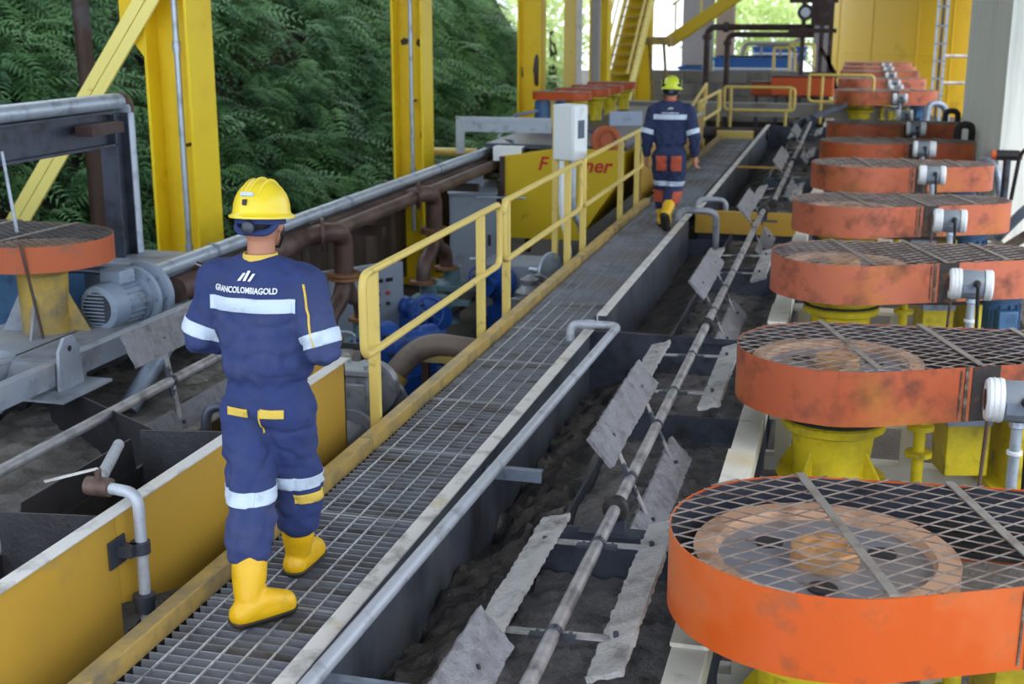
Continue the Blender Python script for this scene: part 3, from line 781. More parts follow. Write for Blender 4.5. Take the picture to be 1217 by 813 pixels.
# ================================================================== handrails
def rail_section(y0, y1, posts, label, x=-2.62, zt=.95, zm=.47, r=.024):
    t = thing('handrail', (x, (y0 + y1) / 2, 0), label, 'handrail', 'yellow handrail sections along the walkway')
    loop = path([(x, (y0 + y1) / 2, zt), (x, y1, zt), (x, y1, zm), (x, y0, zm), (x, y0, zt), (x, (y0 + y1) / 2, zt)], .09, 6)
    obj('rail_loop', MB().tube(loop, r, 14, caps=False), 'yellow_rail', t)
    for yp in posts:
        p = obj('post', MB().bx(x - .07, x - .005, yp - .02, yp + .02, -.2, zt - .01), 'yellow_rail', t, bevel=.004)
        obj('foot', MB().bx(x - .05, x + .02, yp - .07, yp + .07, -.2, -.1), 'yellow_toe', p)
    return t
rail_section(6.58, 9.5, (6.84, 9.1), 'near section of yellow tube handrail right behind the yellow launder')
rail_section(9.64, 12.6, (9.84, 12.15), 'middle section of yellow tube handrail in front of the white box')
rail_section(12.74, 16.5, (12.9, 15.1, 16.3), 'far section of yellow tube handrail beside the far worker')

# ================================================================== yellow columns
def column(x, y, label, conduit=None, patches=(), z1=7.5, w_=.42, d_=.46, rot=0):
    t = thing('steel_column', (x, y, -1.35), label, 'column', 'yellow steel columns on the left')
    obj('web', MB().bx(x - w_ / 2, x + w_ / 2, y - .012, y + .012, -1.35, z1), 'yellow_column', t)
    for s in (-1, 1):
        xa = x + s * w_ / 2
        obj('flange', MB().bx(xa - .014, xa + .014, y - d_ / 2, y + d_ / 2, -1.35, z1), 'yellow_column', t)
    obj('base_plate', MB().bx(x - .35, x + .35, y - .35, y + .35, -1.35, -1.31), 'yellow_column', t)
    if conduit is not None:
        c = obj('conduit', MB().cyl((x + conduit, y - .2, -.6), (x + conduit, y - .2, z1), .028, 12), 'galv', t)
        for z in (2.05, .2): obj('coupling', MB().cyl((x + conduit, y - .2, z), (x + conduit, y - .2, z + .1), .038, 12), 'galv', c)
        for z in (1.2, 2.7): obj('conduit_bracket', MB().bx(x + conduit - .012, x + conduit + .012, y - .18, y, z, z + .03), 'steel_dark', c)
    for (px_, pz_, sx, sz) in patches:
        m = MB(); n = 14; ring = []
        for i in range(n):
            a = 2 * PI * i / n; q = 1 + .45 * noise.noise(Vector((math.cos(a) * 2 + px_ * 9, math.sin(a) * 2, pz_)))
            ring.append((x + px_ + sx * math.cos(a) * q, pz_ + sz * math.sin(a) * q))
        obj('rust_patch', m.prism(ring, 'xz', y - .016, y - .0125), 'rust_beam', t)
    return t
column(-6.0, 10.75, 'nearest yellow steel column, left of the near worker\'s helmet', conduit=.09)
column(-6.0, 17.2, 'yellow steel column in the middle of the green bank with a grey conduit', conduit=.05, patches=((.14, 2.0, .07, .06), (-.1, 2.02, .06, .05), (.16, .72, .05, .09)))
column(-6.0, 24.1, 'yellow steel column with a black patch above the small covers', patches=((.1, 1.35, .08, .3), (-.19, 1.3, .03, .1)))
column(-6.0, 30.9, 'slim-looking yellow steel column right of the pale post', conduit=.02)
column(-6.0, 37.6, 'farthest yellow steel column behind the yellow stair')
pp = thing('pale_post', (-5.3, 24.2, -1.35), 'pale yellow post standing right of the column with the black patch', 'post')
obj('shaft', MB().bx(-5.42, -5.18, 24.3, 24.5, -1.35, 7), 'yellow_rail', pp)
obj('edge_strip', MB().bx(-5.17, -5.12, 24.25, 24.55, -1.35, 7), 'lip_white', pp)
gp = obj('drain_post', MB().cyl((-5.9, 29.8, -1.3), (-5.9, 29.8, 7), .1, 14), 'pillar_grey', None, 'grey drain post left of the slim-looking yellow column', 'post')
# diagonal brace to the nearest column: two angles back to back
b = thing('diagonal_brace', (-7.7, 10.5, .3), 'pale yellow diagonal brace rising to the nearest column', 'brace')
p0, p1 = Vector((-8.2, 10.47, -.24)), Vector((-5.95, 10.47, 2.75))
dd = (p1 - p0).normalized(); nn = Vector((dd.z, 0, -dd.x))
obj('angle_bar', MB().bar(p0 + nn * .055, p1 + nn * .055, .03, .1, up=nn), 'yellow_brace', b)
obj('angle_bar', MB().bar(p0 - nn * .055, p1 - nn * .055, .03, .1, up=nn), 'yellow_brace', b)
obj('gusset_plate', MB().prism([(-6.45, 2.3), (-6.225, 2.0), (-6.225, 2.9), (-6.45, 2.9)], 'xz', 10.53, 10.545), 'yellow_column', b)
obj('brown_post', MB().tube([(-7.3, 11.3, -1.3), (-7.33, 11.3, 1.5), (-7.38, 11.3, 6)], [.1, .085, .08], 10), 'rust_beam', None, 'dark brown slender post left of the nearest yellow column', 'post')

# ================================================================== left pipe-topped frame
f = thing('pipe_gantry', (-5.5, 7.6, .5), 'dark steel frame topped by a thick grey pipe at upper left', 'frame')
obj('top_pipe', MB().tube(path([(-5.5, 4.5, 1.73), (-5.5, 8.97, 1.73), (-5.5, 8.97, .45)], .16, 8), .062, 18), 'galv', f)
obj('elbow', MB().tube(path([(-5.5, 8.78, 1.73), (-5.5, 8.97, 1.73), (-5.5, 8.97, 1.54)], .16, 8)[1:-1], .066, 18), 'rust_pipe', f)
obj('beam', MB().bx(-5.52, -5.5, 4.5, 8.72, 1.42, 1.66).bx(-5.58, -5.44, 4.5, 8.72, 1.40, 1.42).bx(-5.58, -5.44, 4.5, 8.72, 1.65, 1.665), 'steel_dark', f)
obj('upright', MB().bx(-5.52, -5.5, 8.72, 8.9, .5, 1.62).bx(-5.58, -5.44, 8.7, 8.72, .5, 1.64).bx(-5.58, -5.44, 8.885, 8.9, .5, 1.64), 'steel_dark', f)
obj('stub', MB().bx(-5.44, -5.3, 8.18, 8.6, 1.52, 1.6), 'rust_beam', f)
obj('hanger_rod', MB().cyl((-5.4, 7.35, .95), (-5.42, 7.3, 1.5), .012, 8), 'galv', f)
gb = thing('grey_bin', (-5.5, 8.9, -.2), 'grey steel box behind the left motor', 'box')
obj('shell', MB().bx(-5.9, -5.02, 8.5, 9.05, -.3, .5), 'steel_blue', gb)
obj('rim', MB().bx(-5.92, -5.0, 8.48, 9.07, .5, .53), 'frame_grey', gb)

# ================================================================== left tank: yellow launder
lt = thing('launder_tank', (-3.6, 5, -1.35), 'mustard yellow launder tank along the left of the walkway', 'tank')
X = -2.85
obj('outer_panel', MB().prism([(2.0, .37), (4.33, .37), (4.33, -.9), (2.0, -.9)], 'yz', X - .012, X), 'yellow_launder', lt)
obj('outer_panel', MB().prism([(4.333, .37), (6.84, .37), (6.84, -.46), (5.6, -.42), (4.333, -.03)], 'yz', X - .012, X), 'yellow_launder', lt)
obj('lip', MB().bx(X - .045, X + .022, 2.0, 6.87, .37, .382), 'lip_white', lt, bevel=.003)
obj('end_panel', MB().bx(-3.4, X, 6.825, 6.84, -.46, .36), 'yellow_launder', lt)
obj('end_panel', MB().bx(-3.4, X - .013, 4.32, 4.332, -.9, -.03), 'yellow_launder', lt)
obj('launder_floor', MB().bx(-3.42, X - .014, 2.0, 6.82, -.28, -.25), 'tank_black', lt)
obj('weir', MB().bx(-3.42, -3.4, 2.0, 6.82, -.5, .14), 'tank_black', lt)
obj('back_wall', MB().bx(-5.0, -4.98, 2.0, 8.6, -1.2, .3), 'tank_black', lt)
obj('end_wall', MB().bx(-5.0, -3.4, 8.58, 8.6, -1.2, .0), 'tank_black', lt)
for yd in (4.32, 5.46):
    obj('divider', MB().prism([(-3.4, .33), (X - .015, .365), (X - .015, -.24), (-3.4, -.24)], 'xz', yd - .006, yd + .006), 'tank_black', lt)
pt = obj('partition', MB().prism([(0, .22), (1.55, .3), (1.55, -.5), (0, -.5)], 'xz', -.006, .006), 'tank_black', lt)
pt.data.transform(Matrix.Translation(Vector((-4.62, 6.45, 0)) - ORG[pt]) @ Matrix.Rotation(-.62, 4, 'Z') @ Matrix.Translation(ORG[pt]))
obj('gusset_fin', MB().prism([(4.5, .3), (5.4, .3), (5.46, -.1), (4.4, -.15)], 'yz', -3.43, -3.42), 'tank_black', lt)
froth('froth_layer', -4.96, -3.43, 2.2, 8.55, -.04, 'froth_wet', .07, 'grey glistening froth in the left tank under its paddle shaft', step=.04)
froth('launder_sludge', -3.39, -2.87, 2.1, 6.8, -.2, 'sludge', .08, 'dark sludge inside the yellow launder', step=.04)
paddle_shaft(-3.85, .25, 3.2, 8.5, [(6.2, 8.0, 100)], 'caked grey paddle shaft in the left tank', r=.03, rad=.27, pw=.15)
obj('pipe_hook', MB().tube(path([(-3.2, 5.75, .1), (-3.2, 5.78, .38), (-2.95, 5.85, .36), (-2.93, 5.86, .2)], .08, 6), .028, 12), 'steel_dark', None, 'dark hooked pipe inside the yellow launder beside the worker\'s hip', 'pipe')
# riser pipe with valve on the launder panel
rp = thing('riser_pipe', (-2.78, 4.38, -.9), 'grey riser pipe with valve clamped on the yellow launder', 'pipe')
obj('pipe', MB().tube(path([(-2.95, 4.42, .45), (-2.77, 4.39, .45), (-2.77, 4.38, -.9)], .07, 7), .025, 14), 'pipe_grey', rp)
obj('coupling', MB().lathe([(.03, -.05), (.043, -.045), (.043, .0), (.048, .0), (.048, .03), (.03, .035)], (-2.77, 4.38, -.03), n=16), 'steel_dark', rp)
obj('inlet', MB().cyl((-2.98, 4.42, .45), (-3.3, 5.1, .38), .027, 12), 'pipe_grey', rp)
vb = obj('valve_body', MB().lathe([(.03, -.06), (.04, -.055), (.042, 0), (.04, .055), (.03, .06)], (-2.97, 4.42, .45), (1, 0, 0), 16).cyl((-2.97, 4.42, .47), (-2.97, 4.42, .53), .015, 10), 'rust_pipe', rp)
obj('lever', MB().bar((-2.97, 4.42, .53), (-3.1, 4.24, .525), .018, .006), 'lip_white', vb)
cl = obj('clamp', MB().cyl((-2.77, 4.38, .19), (-2.77, 4.38, .24), .042, 16), 'steel_dark', rp)
obj('clamp_bracket', MB().bx(-2.85, -2.77, 4.31, 4.36, .19, .24).bx(-2.848, -2.838, 4.26, 4.38, .15, .27), 'steel_dark', cl)
obj('drain_pipe', MB().tube([(-3.1, 3.9, -.6), (-2.8, 4.6, -.62), (-2.75, 5.4, -.7)], .07, 14), 'steel_dark', None, 'dark drain pipe under the raised launder panel', 'pipe')
# frame beam of the left drive
fb = thing('support_bench', (-4.4, 6.6, -.2), 'dusty grey steel frame carrying the left belt drive', 'frame')
obj('channel', MB().bx(-4.36, -4.345, 4.0, 8.3, .30, .43).bx(-4.42, -4.36, 4.0, 8.3, .415, .43).bx(-4.42, -4.36, 4.0, 8.3, .30, .315), 'frame_grey', fb)
lg = obj('lug', MB().prism([(6.12, .27), (6.36, .27), (6.34, .5), (6.28, .57), (6.2, .57), (6.14, .5)], 'yz', -4.33, -4.31), 'frame_grey', fb)
obj('lug_hole', MB().cyl((-4.312, 6.24, .5), (-4.307, 6.24, .5), .018, 12), 'tank_black', lg)
obj('seat_plate', MB().bx(-4.45, -4.18, 5.95, 6.45, .255, .27), 'frame_grey', fb)
obj('base_plate', MB().bx(-5.6, -4.43, 6.55, 7.7, .28, .3), 'frame_grey', fb)
obj('motor_plate', MB().bx(-5.15, -4.43, 7.72, 8.6, .2, .215), 'frame_grey', fb)
for yc in (5.3, 6.5, 7.62): obj('cross_channel', MB().bx(-5.6, -4.42, yc, yc + .05, .15, .28), 'frame_grey', fb)
obj('feed_chute', MB().cyl((-4.1, 7.2, .5), (-4.25, 6.7, .0), .06, 14), 'steel_blue', fb)
# left belt drive
la, outL, cvL = agitator(.48, .4, 1.5, 0.0, .17, belts=False, mats= dict(cover='orange_dusty', mesh='mesh_steel_grey', rim='pulley_rim'), pitch=.055, strands=(.005, .004))
tag(la, 'dusty orange belt-drive cover with fine mesh at the left edge', 'agitator')
la.location = (-5.2, 7.3, .95); la.rotation_euler.z = PI - R(6)
for ch in list(la.children): # shift stays local
    pass
sg = obj('stand', MB().lathe([(.23, -.17), (.24, -.21), (.19, -.23), (.165, -.26), (.155, -.62), (.16, -.65), (0, -.65)], n=30), 'yellow_dusty', la)
for a in (20, 110, 200, 290):
    M = Matrix.Rotation(R(a), 3, 'Z'); g = MB().prism([(.15, -.36), (.3, -.65), (.15, -.65)], 'xz', -.008, .008)
    g.v = [M @ p for p in g.v]; obj('gusset', g, 'frame_grey' if a < 120 else 'yellow_dusty', sg)
obj('tie_rod', MB().cyl((-.28, .36, -.6), (-.24, .44, 0.02), .01, 8), 'rust_pipe', la)
# blue drive block behind
bd = thing('blue_drum', (-6.1, 8.0, 0), 'dark blue machine block behind the left yellow stand', 'machine')
obj('body', MB().bx(-6.5, -5.6, 7.9, 8.4, .1, .68), 'blue_motor', bd, bevel=.03)
obj('side_plate', MB().bx(-5.62, -5.4, 7.6, 7.64, .45, .85), 'yellow_dusty', bd)
# squirrel cage motor facing the camera
mg = thing('gear_motor', (-4.88, 7.7, .2), 'grey finned electric motor with round fan cover on the left frame', 'motor')
c = Vector((-4.9, 7.45, .43)); ax = Vector((.12, 1, 0)).normalized()
obj('fan_cover', MB().lathe([(.0, 0), (.13, 0), (.155, .015), (.165, .05), (.165, .15)], c, ax, 32), 'motor_grey', mg)
fg = obj('fan_grille', MB().lathe([(.0, -.002), (.115, -.002), (.115, .004)], c, ax, 28), 'steel_dark', mg)
for q in range(9):
    z = -.1 + q * .025; hw = math.sqrt(max(.0, .115 ** 2 - z * z))
    obj('grille_bar', MB().bar(c + Vector((-hw, 0, z)) - ax * .006, c + Vector((hw, 0, z)) - ax * .006, .006, .008), 'motor_grey', fg)
bdy = obj('stator', MB().lathe([(.145, .15), (.145, .34), (.18, .345), (.18, .35), (.18, .38)], c, ax, 32), 'motor_grey', mg)
for q in range(22):
    a = 2 * PI * q / 22; u = Vector((ax.y, -ax.x, 0)); rr = u * math.cos(a) + Vector((0, 0, 1)) * math.sin(a)
    obj('fin', MB().bar(c + ax * .16 + rr * .15, c + ax * .335 + rr * .15, .026, .006, up=rr.cross(ax)), 'motor_grey', bdy)
obj('terminal_box', MB().box(c + ax * .23 + Vector((0, 0, .19)), (.18, .16, .1), Matrix.Rotation(-.12, 3, 'Z')), 'motor_grey', mg, bevel=.012)
gd = obj('gear_flange', MB().lathe([(.17, .38), (.22, .39), (.225, .4), (.225, .42), (.18, .43), (.18, .48), (.24, .5), (.24, .54), (.2, .56), (.1, .58), (0, .58)], c, ax, 32), 'motor_grey', mg)
for q in range(8):
    a = 2 * PI * q / 8; u = Vector((ax.y, -ax.x, 0)); rr = u * math.cos(a) + Vector((0, 0, 1)) * math.sin(a)
    obj('flange_bolt', MB().cyl(c + ax * .38 + rr * .2, c + ax * .52 + rr * .2, .014, 6), 'steel_blue', gd)
obj('foot', MB().bx(-5.05, -4.65, 7.75, 8.2, .215, .27), 'motor_grey', mg)
obj('supply_cable', MB().tube(path([(-4.9, 7.68, .62), (-5.0, 7.6, .66), (-5.1, 7.4, .7), (-5.15, 7.3, .6)], .08, 6), .02, 10), 'steel_dark', mg)
# black framed belt guard leaning behind the motor
bgd = thing('belt_guard', (-4.5, 9.0, 0), 'black edged belt guard with wire mesh behind the left motor', 'guard')
q = [(-5.22, 8.85, .49), (-5.06, 8.9, .52), (-4.52, 9.05, .28), (-4.76, 8.95, -.06), (-5.2, 8.88, .18)]
obj('frame', MB().tube([q[0], q[1], q[2], q[3], q[4], q[0]], .018, 8), 'black_plastic', bgd)
obj('top_strip', MB().bar(q[1], q[2], .05, .008), 'lip_white', bgd)
m = MB()
for i in range(1, 9):
    t = i / 9; a = Vector(q[1]).lerp(Vector(q[2]), t); b2 = Vector(q[4]).lerp(Vector(q[3]), t); m.tube([a, b2], .003, 4)
for i in range(1, 6):
    t = i / 6; a = Vector(q[1]).lerp(Vector(q[4]), t); b2 = Vector(q[2]).lerp(Vector(q[3]), t); m.tube([a, b2], .003, 4)
obj('wire_mesh', m, 'steel_dark', bgd)
obj('pulley', MB().lathe([(.16, 0), (.16, .06), (.12, .07), (0, .07)], (-5.1, 9.0, .3), (.6, -1, 0), 24), 'rust_flange', bgd)
# mug-like hopper at left edge
hp = thing('sample_hopper', (-4.72, 5.95, .3), 'grey dusty funnel hopper at the left edge', 'hopper')
obj('bowl', MB().lathe([(.06, 0), (.07, .02), (.12, .14), (.125, .16), (.145, .165), (.145, .19), (.115, .19), (.06, .06), (0, .05)], (-4.66, 5.98, .31), n=26), 'frame_grey', hp)
obj('spout', MB().cyl((-4.66, 5.98, .16), (-4.66, 5.98, .32), .05, 14), 'frame_grey', hp)
# ================================================================== pipes along the bank
sp = thing('silver_pipe', (-5, 14, .4), 'long silver pipe laid along the boarded wall', 'pipe')
obj('tube', MB().cyl((-5.0, 7.6, .5), (-5.0, 19.6, .5), .06, 18), 'galv', sp)
for y in (9.3, 12.2, 15.2, 18.2): obj('clamp', MB().cyl((-5.0, y - .02, .5), (-5.0, y + .02, .5), .067, 18), 'steel_blue', sp)
mp = thing('manifold_pipe', (-4.95, 14, .3), 'thick rusty brown manifold pipe below the silver pipe', 'pipe')
obj('tube', MB().cyl((-4.97, 8.6, .32), (-4.97, 19.6, .32), .105, 20), 'rust_pipe', mp)
obj('thin_tube', MB().cyl((-4.82, 11.5, .34), (-4.82, 19.6, .34), .07, 16), 'rust_pipe', mp)
for y in (9.0, 12.6, 16.2, 18.6):
    obj('bracket', MB().bx(-6.1, -4.75, y - .05, y + .05, .1, .2), 'rust_beam', mp)
an = thing('ledge_angle', (-5.6, 14, 0), 'thin grey angle running under the manifold pipe', 'angle')
obj('leaf', MB().bx(-5.62, -5.6, 8.6, 19.6, .08, .2).bx(-5.66, -5.6, 8.6, 19.6, .195, .2), 'pipe_grey', an)

def flange(mb, p, ax, r, th=.03): return mb.lathe([(r, -th / 2), (r, th / 2)], p, ax, 20)
def drop(y, label):
    t = thing('drop_pipe', (-4.7, y, -1.35), label, 'pipe', 'rusty drop pipes with twin valves')
    x = -4.7
    p = path([(-4.97, y - .35, .33), (x, y - .2, .38), (x, y, .3), (x, y, -.12)], .22, 8)
    obj('elbow', MB().tube(p, .095, 16), 'rust_pipe', t)
    obj('flange', flange(MB(), (x - .1, y - .27, .36), (1, .5, 0), .16, .03), 'rust_pipe', t)
    obj('flange', flange(flange(MB(), (x, y, -.07), (0, 0, 1), .165), (x, y, -.11), (0, 0, 1), .165), 'rust_flange', t)
    for s in (-1, 1):
        q = [(x, y, -.12), (x, y + s * .1, -.3), (x, y + s * .42, -.42), (x, y + s * .45, -.62)]
        obj('branch', MB().tube(path(q, .2, 6), .085, 14), 'rust_pipe', t)
        obj('flange', flange(MB(), (x, y + s * .45, -.62), (0, 0, 1), .15, .035), 'rust_flange', t)
    return t
drop(11.35, 'rusty forked drop pipe right of the near worker\'s shoulder')
drop(14.15, 'rusty forked drop pipe in front of the middle yellow column')
def knife_valve(x, y, label, wheel=True):
    t = thing('knife_valve', (x, y, -1.35), label, 'valve', 'teal knife valves under the drop pipes')
    obj('upper_neck', MB().lathe([(.13, -.84), (.1, -.82), (.1, -.67), (.13, -.64)], (x, y, 0), n=18), 'teal_valve', t)
    obj('body', MB().bx(x - .22, x + .18, y - .2, y + .2, -.94, -.84), 'teal_valve', t, bevel=.02)
    obj('lower_neck', MB().lathe([(.14, -1.35), (.1, -1.3), (.1, -.98), (.13, -.94)], (x, y, 0), n=18), 'teal_valve', t)
    if wheel:
        c = Vector((x + .62, y, -.97)); 
        obj('yoke', MB().bar((x + .16, y - .1, -.89), (x + .5, y - .03, -.89), .05, .05).bar((x + .16, y + .1, -.89), (x + .5, y + .03, -.89), .05, .05), 'teal_valve', t)
    return t
for i, (y, lab) in enumerate(((10.9, 'teal knife valve lowest behind the near worker\'s elbow'), (11.8, 'teal knife valve on the right branch of the near drop pipe'),
                              (13.9, 'teal knife valve left of the two under the far drop pipe'), (14.8, 'teal knife valve right of the two under the far drop pipe'))):
    knife_valve(-4.7, y, lab, wheel=i > 0)
def handwheel(c, r, ax, label):
    t = thing('handwheel', c, label, 'handwheel', 'blue valve handwheels')
    c = Vector(c); ax = Vector(ax).normalized(); u = ax.cross(Vector((0, 0, 1))).normalized(); v = ax.cross(u)
    pts = [c + (u * math.cos(a) + v * math.sin(a)) * r for a in [2 * PI * i / 28 for i in range(29)]]
    obj('rim', MB().tube(pts, r * .1, 10, caps=False), 'blue_machine', t)
    obj('hub', MB().lathe([(r * .2, -.04), (r * .22, .04)], c, ax, 14), 'blue_machine', t)
    for i in range(5):
        a = 2 * PI * i / 5; d = u * math.cos(a) + v * math.sin(a)
        obj('spoke', MB().tube([c + d * r * .15, c + d * r * .97], r * .07, 8), 'blue_machine', t)
    obj('stem', MB().cyl(c - ax * .3, c + ax * .08, r * .1, 10), 'valve_grey', t)
handwheel((-4.1, 12.1, -.6), .165, (.55, -.8, .15), 'large blue handwheel behind the lower yellow rail')
handwheel((-4.2, 14.3, -.65), .12, (.55, -.8, .1), 'small blue handwheel left of the second handrail post')
def pump(x, y, s, label, rot=0):
    t = thing('slurry_pump', (x, y, -1.35), label, 'pump', 'blue slurry pumps')
    M = Matrix.Rotation(rot, 3, 'Z'); O = Vector((x, y, 0))
    def A(mb): mb.v = [M @ p * 1 + O for p in mb.v]; return mb
    obj('casing', A(MB().lathe([(0, -.16 * s), (.2 * s, -.16 * s), (.3 * s, -.1 * s), (.32 * s, 0), (.3 * s, .1 * s), (.2 * s, .16 * s), (0, .16 * s)], (0, 0, -.75), (0, 1, 0), 28)), 'blue_machine', t)
    obj('suction', A(MB().lathe([(.12 * s, -.4 * s), (.18 * s, -.4 * s), (.18 * s, -.35 * s), (.12 * s, -.33 * s), (.13 * s, -.12 * s)], (0, 0, -.75), (0, 1, 0), 20)), 'blue_machine', t)
    obj('bearing_frame', A(MB().lathe([(.14 * s, .14 * s), (.12 * s, .5 * s), (.16 * s, .55 * s), (.16 * s, .75 * s), (.04 * s, .76 * s), (.04 * s, .95 * s)], (0, 0, -.75), (0, 1, 0), 20)), 'blue_machine', t)
    if s > 2: obj('discharge', A(MB().lathe([(.1 * s, 0), (.09 * s, .3 * s), (.15 * s, .32 * s), (.15 * s, .36 * s)], (.18 * s, 0, -.65), (0, 0, 1), 18)), 'blue_machine', t)
    obj('pedestal', A(MB().bx(-.2 * s, .2 * s, -.1 * s, .8 * s, -1.35, -1.05).bx(-.1, .1, 0, .7 * s, -1.05, -.85)), 'blue_machine', t)
    for q in range(8):
        a = 2 * PI * q / 8; obj('casing_bolt', A(MB().cyl((.27 * s * math.cos(a), -.17 * s, -.75 + .27 * s * math.sin(a)), (.27 * s * math.cos(a), -.1 * s, -.75 + .27 * s * math.sin(a)), .02, 6)), 'steel_dark', t)
    return t
pump(-4.25, 11.2, .85, 'blue slurry pump behind the first handrail post', rot=-.5)
pump(-4.3, 12.7, .7, 'blue slurry pump behind the large blue handwheel', rot=.9)
pump(-4.0, 14.5, .7, 'blue slurry pump between the two middle handrail posts', rot=-.4)
# control panel with buttons, slanted face
cp = thing('control_desk', (-5.2, 12.8, -1.35), 'grey control desk with push buttons behind the near handrail', 'control desk')
c = Vector((-5.2, 12.75, 0.06)); Mz = Matrix.Rotation(R(55), 3, 'Z')
def rz(mb, O=c, M=Mz): mb.v = [M @ p + O for p in mb.v]; return mb
obj('shell', rz(MB().prism([(-.3, -1.35), (.3, -1.35), (.3, -.62), (.3, -.42), (-.3, -.3), (-.3, -1.35)][:5], 'yz', -.48, .48)), 'cabinet', cp)
fc = obj('front_panel', rz(MB().bx(-.46, .46, -.312, -.3, -1.3, -.36)), 'cabinet', cp)
for i in range(3): obj('meter', rz(MB().bx(-.02 + i * .13, .07 + i * .13, -.32, -.312, -.5, -.46)), 'black_plastic', fc)
for j in range(2):
    for i in range(3):
        obj('button', rz(MB().lathe([(.022, 0), (.022, .02), (.015, .025)], (i * .13, -.312, -.62 - j * .12), (0, -1, 0), 12)), 'red_text' if (i == 2 and j == 0) else 'black_plastic', fc)
cb = thing('electrical_cabinet', (-5.1, 16.6, -1.35), 'tall grey electrical cabinet behind the second handrail post', 'cabinet')
c2 = Vector((-5.05, 16.9, 0)); M2 = Matrix.Rotation(R(18), 3, 'Z')
obj('body', rz(MB().bx(-.32, .32, -.32, .32, -1.35, .0), c2, M2), 'cabinet', cb, bevel=.01)
obj('sloped_roof', rz(MB().prism([(-.34, 0), (.34, 0), (.34, .12), (-.34, .03)], 'yz', -.34, .34), c2, M2), 'cabinet', cb)
dr = obj('door', rz(MB().bx(-.29, .29, -.335, -.32, -1.3, -.05), c2, M2), 'cabinet', cb)
obj('handle', rz(MB().bx(.2, .24, -.36, -.335, -.7, -.55), c2, M2), 'black_plastic', dr)
obj('duct', rz(MB().bx(-.1, .15, -.1, .15, .08, .35), c2, M2), 'cabinet', cb)
# thin conduits
def conduit(pts, r, mat, label): return obj('conduit', MB().tube(path(pts, .05, 5), r, 8), mat, None, label, 'conduit', 'thin conduits in the pit')
conduit([(-4.6, 10.2, -.35), (-4.15, 10.2, -.35), (-4.15, 10.25, -1.3)], .014, 'galv', 'thin bent conduit between the near worker and the first handrail post')
conduit([(-5.6, 11.4, .0), (-5.6, 16, .0)], .02, 'galv', 'thin galvanised conduit along the boarded wall between the drop pipes')
conduit([(-4.1, 13.6, -.3), (-3.95, 13.6, -.3), (-3.95, 13.6, -1.35)], .014, 'galv', 'thin upright conduit right of the far drop pipe')
conduit([(-4.85, 16.4, .0), (-4.2, 16.6, -.02)], .014, 'galv', 'short level conduit across the tall grey cabinet')
conduit([(-4.9, 17.4, .25), (-4.4, 17.4, .25), (-4.38, 17.4, -.9)], .045, 'rust_beam', 'dark bent pipe right of the tall grey cabinet')
# grey knife gate with flanged pipes near the launder end
kg = thing('gate_valve', (-3.1, 7.75, -1.35), 'grey flanged gate valve between the launder and the first handrail post', 'valve')
v0 = Vector((-3.12, 7.72, -.22))
obj('body', MB().box(v0 + Vector((0, 0, .05)), (.2, .16, .3)), 'valve_grey', kg, bevel=.015)
obj('bonnet', MB().box(v0 + Vector((0, 0, .28)), (.26, .22, .045)).box(v0 + Vector((0, .02, .14)), (.12, .18, .22)), 'valve_grey', kg, bevel=.008)
for sx in (-.09, .09):
    for sy in (-.08, .08): obj('stud', MB().cyl(v0 + Vector((sx, sy, .02)), v0 + Vector((sx, sy, .33)), .014, 8), 'valve_grey', kg)
obj('disc', MB().lathe([(.1, -.05), (.19, -.04), (.2, 0), (.19, .04), (.1, .05)], v0 + Vector((.02, .2, .1)), (0, 1, 0), 26), 'valve_grey', kg)
obj('flange', flange(MB(), v0 + Vector((.02, -.18, -.14)), (0.1, 1, 0), .19, .035), 'valve_grey', kg)
fl = obj('flange', flange(MB(), v0 + Vector((.06, .36, -.05)), (.1, 1, 0), .17, .035), 'valve_grey', kg)
for q in range(8):
    a = 2 * PI * q / 8
    obj('flange_bolt', MB().cyl(v0 + Vector((.06 + .135 * math.cos(a), .31, -.05 + .135 * math.sin(a))), v0 + Vector((.06 + .135 * math.cos(a), .41, -.05 + .135 * math.sin(a))), .016, 6), 'galv', fl)
obj('pipe', MB().tube([v0 + Vector((-.02, -.7, -.16)), v0 + Vector((.02, -.18, -.14)), v0 + Vector((.02, 0, -.1))], .12, 18), 'valve_grey', kg)
# big taupe hose/pipe with black rubber end
bp = thing('bent_pipe', (-3.2, 9.4, -.6), 'thick taupe pipe bending down into a black rubber sleeve', 'pipe')
P = path([(-2.2, 9.62, -.34), (-3.28, 9.5, -.2), (-3.55, 9.35, -.55)], .25, 8)
obj('tube', MB().tube(P, .095, 18), 'pipe_taupe', bp)
obj('sleeve', MB().tube([(-3.5, 9.38, -.48), (-3.68, 9.25, -.72), (-3.78, 9.1, -1.25)], .12, 18), 'rubber', bp)
obj('clamp_ring', MB().cyl((-3.47, 9.4, -.44), (-3.54, 9.35, -.54), .127, 20), 'yellow_dusty', bp)
obj('long_pipe', MB().cyl((-3.3, 8.6, -1.05), (-2.9, 14.5, -.75), .08, 16), 'pipe_taupe', None, 'long taupe pipe sloping under the walkway side', 'pipe')
st = thing('pipe_trestle', (-3.2, 9.9, -1.35), 'small steel trestle under the thick taupe pipe', 'trestle')
obj('top_bar', MB().bx(-3.3, -2.66, 9.46, 9.56, -.36, -.3), 'yellow_dusty', st)
for x in (-3.28, -2.74): obj('leg', MB().bx(x, x + .06, 9.48, 9.54, -1.35, -.36), 'rust_beam', st)
pt_ = thing('pipe_table', (-3.9, 12.3, -1.35), 'rusty low steel table carrying the blue pump valves', 'table')
